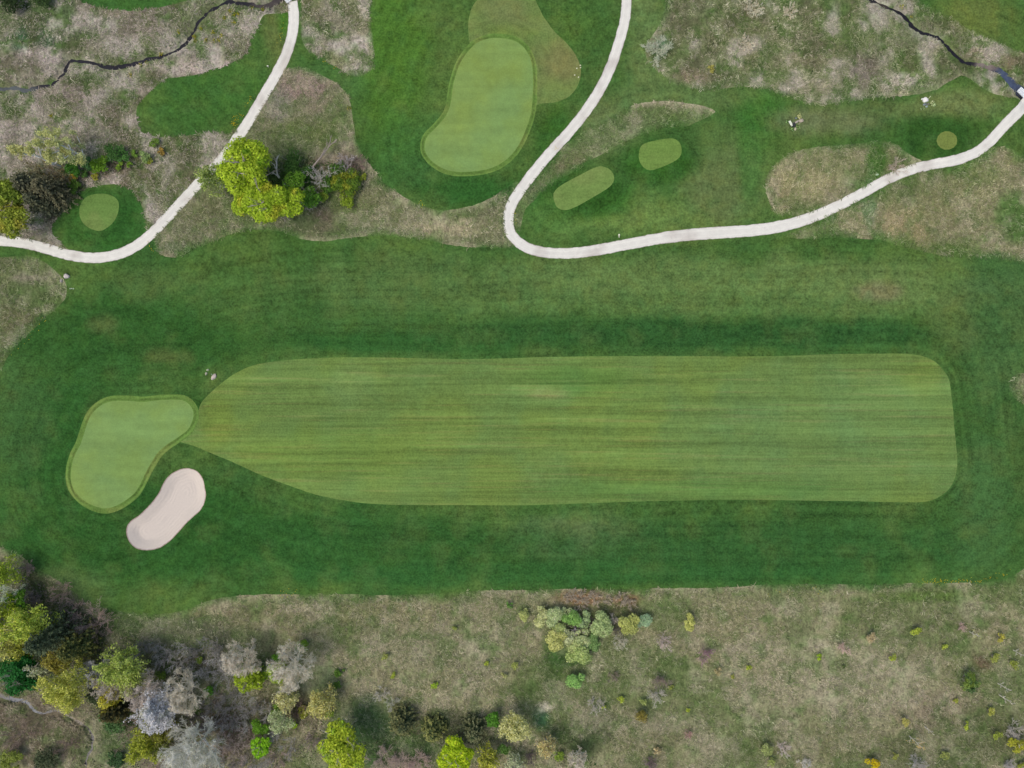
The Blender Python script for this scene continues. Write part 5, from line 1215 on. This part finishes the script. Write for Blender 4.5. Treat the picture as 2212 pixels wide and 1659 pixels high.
    if k == 'shrub': plant('shrub', 'sapling_shrub', fx, fy, r, r * 1.5, tuple(np.array(c) * .8 + np.array([26, 27, 17])) if fx != 1883 or r < 1.6 else c, lb, 'shrub', G, dens=.45 if r < 1.5 else 1.0, accent=(112, 132, 60) if r > 2.4 else None)
    else: plant('bush', 'bare_shrub', fx, fy, r, r * 1.1, None, lb, 'shrub', G, bark=c, dens=1.1)
for fx, fy, h, r, c, lb in [(2108, 1372, 4.0, .8, (176, 176, 120), 'thin pale whip sapling near the right edge'), (2172, 1486, 4.5, .8, None, 'upper bare whip sapling right of the dark evergreen'), (2176, 1512, 5.0, .9, None, 'lower bare whip sapling right of the dark evergreen'), (2010, 1580, 4.5, .5, None, 'bare leaning whip sapling low in the right meadow'), (1978, 1602, 5.0, 1.1, (190, 160, 100), 'bare sapling with an orange tuft'), (2204, 1412, 4.0, .7, None, 'bare whip sapling on the right edge')]:
    plant('stick', 'bare_sapling', fx, fy, r, h, c, lb, 'sapling', G, bark=(190, 182, 172))

# ---- low leafy undergrowth between the trees (nobody could count it)
def undergrowth(fpts, per, label, cols, seed):
    rng = np.random.RandomState(seed); P = poly(fpts, .8, seed)
    n = int((P[:, 0].max() - P[:, 0].min()) * (P[:, 1].max() - P[:, 1].min()) * per)
    x = rng.uniform(P[:, 0].min(), P[:, 0].max(), n); y = rng.uniform(P[:, 1].min(), P[:, 1].max(), n)
    ok = inside(P, x, y) & (rng.rand(n) < sstep(.36, .66, fbm(x / 3.2, y / 3.2, 3, seed)))
    for C in (STREAM_C_C,): ok &= dist_line(C, x, y, False, cap=3.0) > 1.1
    x, y = x[ok], y[ok]; n = len(x)
    f = fbm(x / 4, y / 4, 3, seed + 9); k = np.clip((sstep(.32, .68, f) * len(cols)).astype(int), 0, len(cols) - 1)
    c = alb(np.array(cols, float)[k], 1.35)
    z = height(x, y) + rng.uniform(.05, .25, n) + .7 * sstep(.5, .75, fbm(x / 1.6, y / 1.6, 2, seed + 3))
    mb = MB(); leaves(mb, np.stack([x, y, z], 1), .16, c, rng, None, 0, .22)
    tag(mb.build('undergrowth', MAT['leaf']), label, 'undergrowth', kind='stuff')
undergrowth([(-60, 1215), (40, 1225), (130, 1290), (220, 1345), (330, 1385), (480, 1390), (560, 1405), (600, 1480), (690, 1490), (720, 1560), (690, 1640), (640, 1700), (300, 1700), (260, 1600), (170, 1530), (60, 1500), (-60, 1490)], 17, 'low green and brown undergrowth of the bottom left wood', [(124, 112, 106), (86, 104, 62), (142, 132, 128), (94, 114, 66)], 61)
undergrowth([(800, 1590), (1000, 1560), (1120, 1590), (1240, 1600), (1290, 1650), (1290, 1720), (790, 1720)], 8, 'low green undergrowth along the bottom edge', [(64, 88, 48), (92, 88, 72), (70, 94, 52)], 62)
undergrowth([(590, 345), (660, 340), (760, 350), (790, 390), (760, 440), (680, 440), (600, 410)], 26, 'dark green undergrowth of the middle clump', [(62, 82, 44), (88, 80, 64), (72, 98, 50)], 63)
undergrowth([(60, 350), (150, 340), (260, 320), (350, 310), (340, 350), (240, 375), (180, 410), (60, 450)], 10, 'green undergrowth by the spruces and the shrub row', [(76, 90, 54), (112, 94, 82), (84, 104, 58)], 64)

# ------------------------------------------------------------------ stones and things by the tees
def stone(fx, fy, lx, ly, h, rot, col, label, seed, group=None, name='boulder', cat='boulder'):
    rng = np.random.RandomState(seed)
    import bmesh
    bm = bmesh.new(); bmesh.ops.create_icosphere(bm, subdivisions=3, radius=1.0)
    v = np.array([p.co for p in bm.verts]); f = np.array([[q.index for q in t.verts] for t in bm.faces]); bm.free()
    for _ in range(9):                       # facets: flatten the ball against random planes
        d = rng.normal(0, 1, 3); d /= np.linalg.norm(d); c = rng.uniform(.62, .9)
        t = v @ d; m = t > c; v[m] -= np.outer((t[m] - c) * .85, d)
    v += .05 * np.stack([fbm(v[:, 0] * 3 + 9, v[:, 1] * 3 + v[:, 2] * 2, 3, seed + i) - .5 for i in range(3)], 1) * 2
    ca, sa = math.cos(rot), math.sin(rot)
    v = v * np.array([lx / 2, ly / 2, h]); v = np.stack([v[:, 0] * ca - v[:, 1] * sa, v[:, 0] * sa + v[:, 1] * ca, v[:, 2] + h * .15], 1)
    x, y = W(fx, fy); z = float(height(np.array([x]), np.array([y]))[0])
    mb = MB(); mb.add(v, tris=f, col=alb(col, 1.0)); o = mb.build(name, MAT['stone'])
    o.location = (x, y, z); tag(o, label, cat, group)

G = 'stones beside the fairway neck'
stone(462.3, 813.7, 1.6, .95, .55, .95, (206, 190, 182), 'large pale boulder beside the fairway neck', 1, G)
stone(449.2, 799.4, .62, .5, .3, .4, (182, 186, 162), 'upper small stone left of the large boulder', 2, G)
stone(445.8, 807.4, .85, .55, .35, 1.1, (180, 178, 158), 'middle sized stone left of the large boulder', 3, G)
stone(457.2, 808.2, .32, .26, .16, 0, (150, 176, 144), 'tiny stone touching the large boulder', 4, G)
G = 'stones below the left path'
stone(143.2, 596.3, 1.35, 1.3, .5, .3, (196, 186, 184), 'round pale boulder at the meadow corner below the left path', 5, G)
stone(131.2, 606.8, .9, .6, .35, 1.4, (172, 164, 158), 'smaller grey boulder beside the round one', 6, G)
for i, fx in enumerate((150.2, 153.6, 157.1)):
    stone(fx, 623.2 - (i == 1) * .3, .28, .3, .14, 0, (186, 200, 176), ('left', 'middle', 'right')[i] + ' one of three white marker stones in a row', 7 + i, 'row of three marker stones', 'marker_stone', 'stone')
G = 'rock bed left of the right tees'
stone(1728.2, 262.5, 1.2, .95, .4, -.5, (176, 164, 150), 'largest tan rock of the small rock bed', 11, G)
stone(1719.8, 265.2, 1.1, .5, .35, .5, (196, 184, 174), 'long pale rock in the small rock bed', 12, G)
stone(1724.6, 269.2, .6, .4, .25, .2, (168, 162, 140), 'dull rock below the long pale rock', 13, G)
stone(1715.8, 280.4, .6, .75, .3, .2, (186, 178, 158), 'lowest pale rock of the small rock bed', 14, G)
stone(1717.5, 257.2, .5, .4, .2, .2, (138, 148, 154), 'bluish rock at the top of the small rock bed', 15, G)
G = 'rock bed above the small round tee'
stone(1996.6, 217.8, 1.3, 1.25, .5, 0, (236, 232, 232), 'bright white round boulder above the small round tee', 16, G)
stone(1989.6, 215.3, .5, .3, .2, .8, (220, 224, 216), 'small white stone left of the white boulder', 17, G)
stone(1994.6, 227.0, .65, .55, .3, .3, (132, 140, 148), 'grey blue rock below the white boulder', 18, G)
stone(1999.6, 231.6, .55, .45, .25, .2, (152, 166, 168), 'lowest grey blue rock in the bed', 19, G)
stone(2003.4, 226.2, .4, .35, .2, .1, (120, 112, 122), 'dark mauve rock right of the grey blue ones', 20, G)
stone(1999.0, 226.4, .4, .35, .2, .1, (104, 104, 120), 'dark rock in the middle of the bed', 21, G)
G = 'white stone flecks on the upper collar'
for i, (fx, fy, lb) in enumerate(((1253.4, 142, 'upper white fleck stone at the right rim of the tan collar'), (1253.9, 146.8, 'second white fleck stone at the rim of the tan collar'), (1245.8, 148.2, 'white fleck stone inside the tan collar'), (1241.4, 163, 'lowest left white fleck stone on the tan collar'), (1249.7, 167.6, 'lowest white fleck stone on the tan collar'))):
    stone(fx, fy, .34, .28, .12, i, (212, 210, 184), lb, 30 + i, G, 'stone', 'stone')

def box(mb, cx, cy, cz, sx, sy, sz, rot=0.0, col=(.5, .5, .5), bev=.03):
    b = min(bev, sx * .2, sy * .2, sz * .2)
    pts = []
    for z, k in ((-sz / 2, 0), (sz / 2 - b, 0), (sz / 2, b)):
        for ex, ey in ((-1, -1), (1, -1), (1, 1), (-1, 1)): pts.append((ex * (sx / 2 - k), ey * (sy / 2 - k), z))
    v = np.array(pts); ca, sa = math.cos(rot), math.sin(rot)
    v = np.stack([v[:, 0] * ca - v[:, 1] * sa + cx, v[:, 0] * sa + v[:, 1] * ca + cy, v[:, 2] + cz], 1)
    q = [(0, 3, 2, 1), (8, 9, 10, 11)]
    for r in (0, 4):
        for i in range(4): q.append((r + i, r + (i + 1) % 4, r + 4 + (i + 1) % 4, r + 4 + i))
    mb.add(v, quads=q, col=col)

def ground_z(x, y): return float(height(np.array([x]), np.array([y]))[0])

def part_box(name, parent, *a, mat='paint', **k):
    mb = MB(); box(mb, *a, **k); return mb.build(name, MAT[mat], parent)

# white bench with dark litter bin in the rock bed
x, y = W(1704.9, 269.8); r = empty('tee_bench', (x, y, ground_z(x, y)), -1.0); tag(r, 'white slatted bench at the left end of the small rock bed', 'bench')
wc = alb((232, 236, 222))
for i in range(3): part_box('slat', r, 0, -.17 + i * .17, .45, 1.25, .14, .05, col=wc)
for s in (-1, 1): part_box('leg', r, s * .48, 0, .21, .1, .42, .42, col=alb((70, 66, 60)))
x, y = W(1710.8, 273.6); r = empty('litter_bin', (x, y, ground_z(x, y)), .3); tag(r, 'dark grey bin stand beside the white bench', 'bin')
part_box('body', r, 0, 0, .42, .42, .78, .84, col=alb((72, 74, 76))); part_box('lid', r, 0, 0, .88, .48, .84, .06, col=alb((56, 58, 60))); part_box('post', r, 0, .5, .55, .1, .1, 1.1, col=alb((132, 128, 122)))
# tee sign post by the white boulder
x, y = W(2003.2, 214.8); r = empty('tee_marker_post', (x, y, ground_z(x, y)), .85); tag(r, 'pale wooden stake lying by the white boulder', 'stake')
part_box('stake', r, 0, 0, .1, 1.1, .1, .1, col=alb((196, 202, 158))); part_box('tip', r, .6, 0, .1, .14, .13, .12, col=alb((216, 216, 186)))
# marker near the hairpin path
x, y = W(1336.2, 508.9); r = empty('path_marker', (x, y, ground_z(x, y))); tag(r, 'small white marker post above the hairpin path', 'post')
part_box('post', r, 0, 0, .3, .14, .14, .6, col=alb((210, 206, 186))); part_box('cap', r, 0, 0, .62, .34, .34, .07, col=alb((236, 234, 214)), bev=.1); part_box('plate', r, .08, -.3, .06, .18, .34, .1, col=alb((222, 220, 204)))
x, y = W(580.2, 145.2); r = empty('path_marker', (x, y, ground_z(x, y))); tag(r, 'small white marker post left of the left path', 'post')
part_box('post', r, 0, 0, .3, .12, .12, .6, col=alb((214, 210, 196))); part_box('cap', r, 0, 0, .62, .3, .22, .07, col=alb((232, 230, 216)), bev=.08)
x, y = W(1892.8, 378.4); r = empty('sprinkler_box', (x, y, ground_z(x, y))); tag(r, 'small pale green box in the green strip above the right path', 'box')
part_box('body', r, 0, 0, .1, .55, .3, .22, rot=.2, col=alb((122, 152, 116))); part_box('lid', r, 0, 0, .225, .6, .34, .04, rot=.2, col=alb((160, 184, 150)))

# leafy perennials in the two rock beds
G = 'leafy perennials in the rock beds'
for i, (fx, fy, r, c, lb) in enumerate([(1721.5, 272.6, .45, (132, 156, 98), 'pale leaf plant right of the lowest rock'), (1721.4, 277.8, .42, (138, 164, 104), 'pale leaf plant below the other right of the bin'), (1705.8, 280, .4, (130, 160, 92), 'leaf plant lowest left in the small rock bed'), (1710.8, 281.2, .5, (124, 154, 100), 'leaf plant left of the lowest pale rock'), (1698.7, 265.6, .35, (134, 168, 104), 'leaf plant left of the white bench'), (1723.9, 252.9, .4, (198, 200, 140), 'upper yellow ring tuft of the small rock bed'), (1724.6, 256.0, .4, (206, 206, 152), 'lower yellow ring tuft of the small rock bed'),
  (2010.8, 223.4, .4, (196, 208, 156), 'upper pale ring tuft right of the white boulder'), (2011.2, 227.2, .4, (194, 206, 158), 'lower pale ring tuft right of the white boulder'), (2014.0, 229.2, .3, (172, 192, 146), 'small pale tuft farthest right of the white boulder'), (1989.5, 236.8, .4, (134, 152, 108), 'dull leaf plant below the white boulder bed')]):
    rng = np.random.RandomState(500 + i)
    x, y = W(fx, fy); root = empty('perennial_plant', (x, y, ground_z(x, y))); tag(root, lb, 'plant', G)
    n = 26; a = rng.uniform(0, 6.28, n); rr = r * rng.uniform(.45, 1.0, n)
    P = np.stack([np.cos(a) * rr, np.sin(a) * rr, rng.uniform(.12, .35, n)], 1)
    mb = MB(); leaves(mb, P, .15, alb(c, 1.3), rng, None, 0, .15); mb.build('leaves', MAT['leaf'], root)
    st = np.zeros((8, 3)); d = np.stack([np.cos(a[:8]), np.sin(a[:8]), np.full(8, .6)], 1); L, R = lines(rng, st, d, np.full(8, r * .8), .015)
    mb = MB(); tubes(mb, L, R, 3, alb((96, 120, 70))); mb.build('stems', MAT['bark'], root)

# ------------------------------------------------------------------ bridges
def bridge(name, label, fx, fy, ang, length, width, nplank, col, lengthwise=True):
    x, y = W(fx, fy); r = empty(name, (x, y, ground_z(x, y) + .12), ang); tag(r, label, 'bridge')
    w = width / nplank
    rng = np.random.RandomState(9)
    for i in range(nplank):
        c = alb(col, rng.uniform(.82, 1.08))
        part_box('plank', r, length / 2, -width / 2 + w * (i + .5), .1 + rng.uniform(0, .012), length, w * .86, .07, col=c, bev=.012)
    for s in (-1, 1):
        part_box('kerb_beam', r, length / 2, s * (width / 2 + .09), .16, length, .14, .24, col=alb(col))
    for t in (.12, .5, .88):
        part_box('cross_beam', r, length * t, 0, -.04, .2, width, .18, col=alb((110, 100, 90)))
bridge('timber_bridge', 'white plank bridge over the stream at the top edge', 633, 4, math.radians(125), 10.0, 2.3, 9, (226, 226, 230))
bridge('foot_bridge', 'white bridge end over the pool at the right edge', 2202.5, 191.5, math.radians(-44), 7.0, .95, 4, (232, 236, 244))

# ------------------------------------------------------------------ yellow flowers
def blossom_clump(fx, fy, r, seed):
    rng = np.random.RandomState(seed); x, y = W(fx, fy)
    root = empty('marigold_clump', (x, y, ground_z(x, y))); tag(root, 'small clump of yellow marsh marigolds in the stream meadow', 'flower', 'yellow marsh marigold clumps')
    n = 34; P = np.stack([rng.normal(0, r * .5, n), rng.normal(0, r * .5, n), rng.uniform(.15, .4, n)], 1)
    mb = MB(); leaves(mb, P, .09, alb((206, 190, 40), 1.1), rng, None, 0, .12); mb.build('flowers', MAT['leaf'], root)['kind'] = 'stuff'
    P[:, 2] -= .1; mb = MB(); leaves(mb, P, .12, alb((88, 120, 46), 1.3), rng, None, 0, .2); mb.build('leaves', MAT['leaf'], root)
for i, (a, b) in enumerate(z1([(1253, 182), (1210, 226), (1216, 255), (1283, 250), (1332, 205), (1382, 222), (1335, 255), (1365, 250), (1402, 118), (1437, 76), (1462, 98), (1482, 95), (1460, 145), (1566, 48), (1640, 62), (996, 332), (908, 386), (868, 400), (813, 464), (1115, 205), (320, 722)])):
    blossom_clump(a, b, .45, 700 + i)
for i, (a, b) in enumerate(z4([(900, 38), (962, 102)]) + z2([(596, 676)])):
    blossom_clump(a, b, .45, 760 + i)

def dandelions():
    rng = np.random.RandomState(41); pts = []
    def line(p, q, n, s):
        t = rng.rand(n)[:, None]; pts.append(np.array(p)[None] * (1 - t) + np.array(q)[None] * t + rng.normal(0, s, (n, 2)))
    line((1985, 1256), (2110, 1256), 70, 3); line((2110, 1255), (2190, 1235), 22, 3); line((500, 270), (518, 245), 40, 4)
    line((905, 434), (915, 444), 10, 4); line((700, 130), (730, 150), 10, 3); line((598, 105), (625, 30), 14, 4); line((530, 230), (545, 205), 12, 4)
    line((1195, 325), (1215, 312), 7, 2); line((1112, 455), (1118, 505), 8, 2); line((590, 1285), (640, 1280), 14, 5); line((30, 765), (100, 690), 12, 4); line((1640, 1285), (1800, 1272), 12, 5); line((322, 525), (330, 545), 6, 2)
    p = np.vstack(pts); x = (p[:, 0] - 1106) * PX; y = (829.5 - p[:, 1]) * PX; z = height(x, y) + .09
    n = len(x); a = np.arange(6) * math.pi / 3; rr = rng.uniform(.05, .1, n)
    ring = np.stack([x[:, None] + np.cos(a) * rr[:, None], y[:, None] + np.sin(a) * rr[:, None], np.repeat(z[:, None], 6, 1)], -1)
    c = np.stack([x, y, z + .05], 1)[:, None]
    v = np.concatenate([ring, c], 1).reshape(-1, 3)
    i = np.arange(n)[:, None, None] * 7; j = np.arange(6)[None, :, None]
    t = np.concatenate([i + j, i + (j + 1) % 6, i + 6 + 0 * j], 2).reshape(-1, 3)
    mb = MB(); mb.add(v, tris=t, col=alb((206, 184, 40)))
    tag(mb.build('dandelions', MAT['leaf']), 'scattered yellow dandelions along the mown edges', 'flowers', kind='stuff')
dandelions()
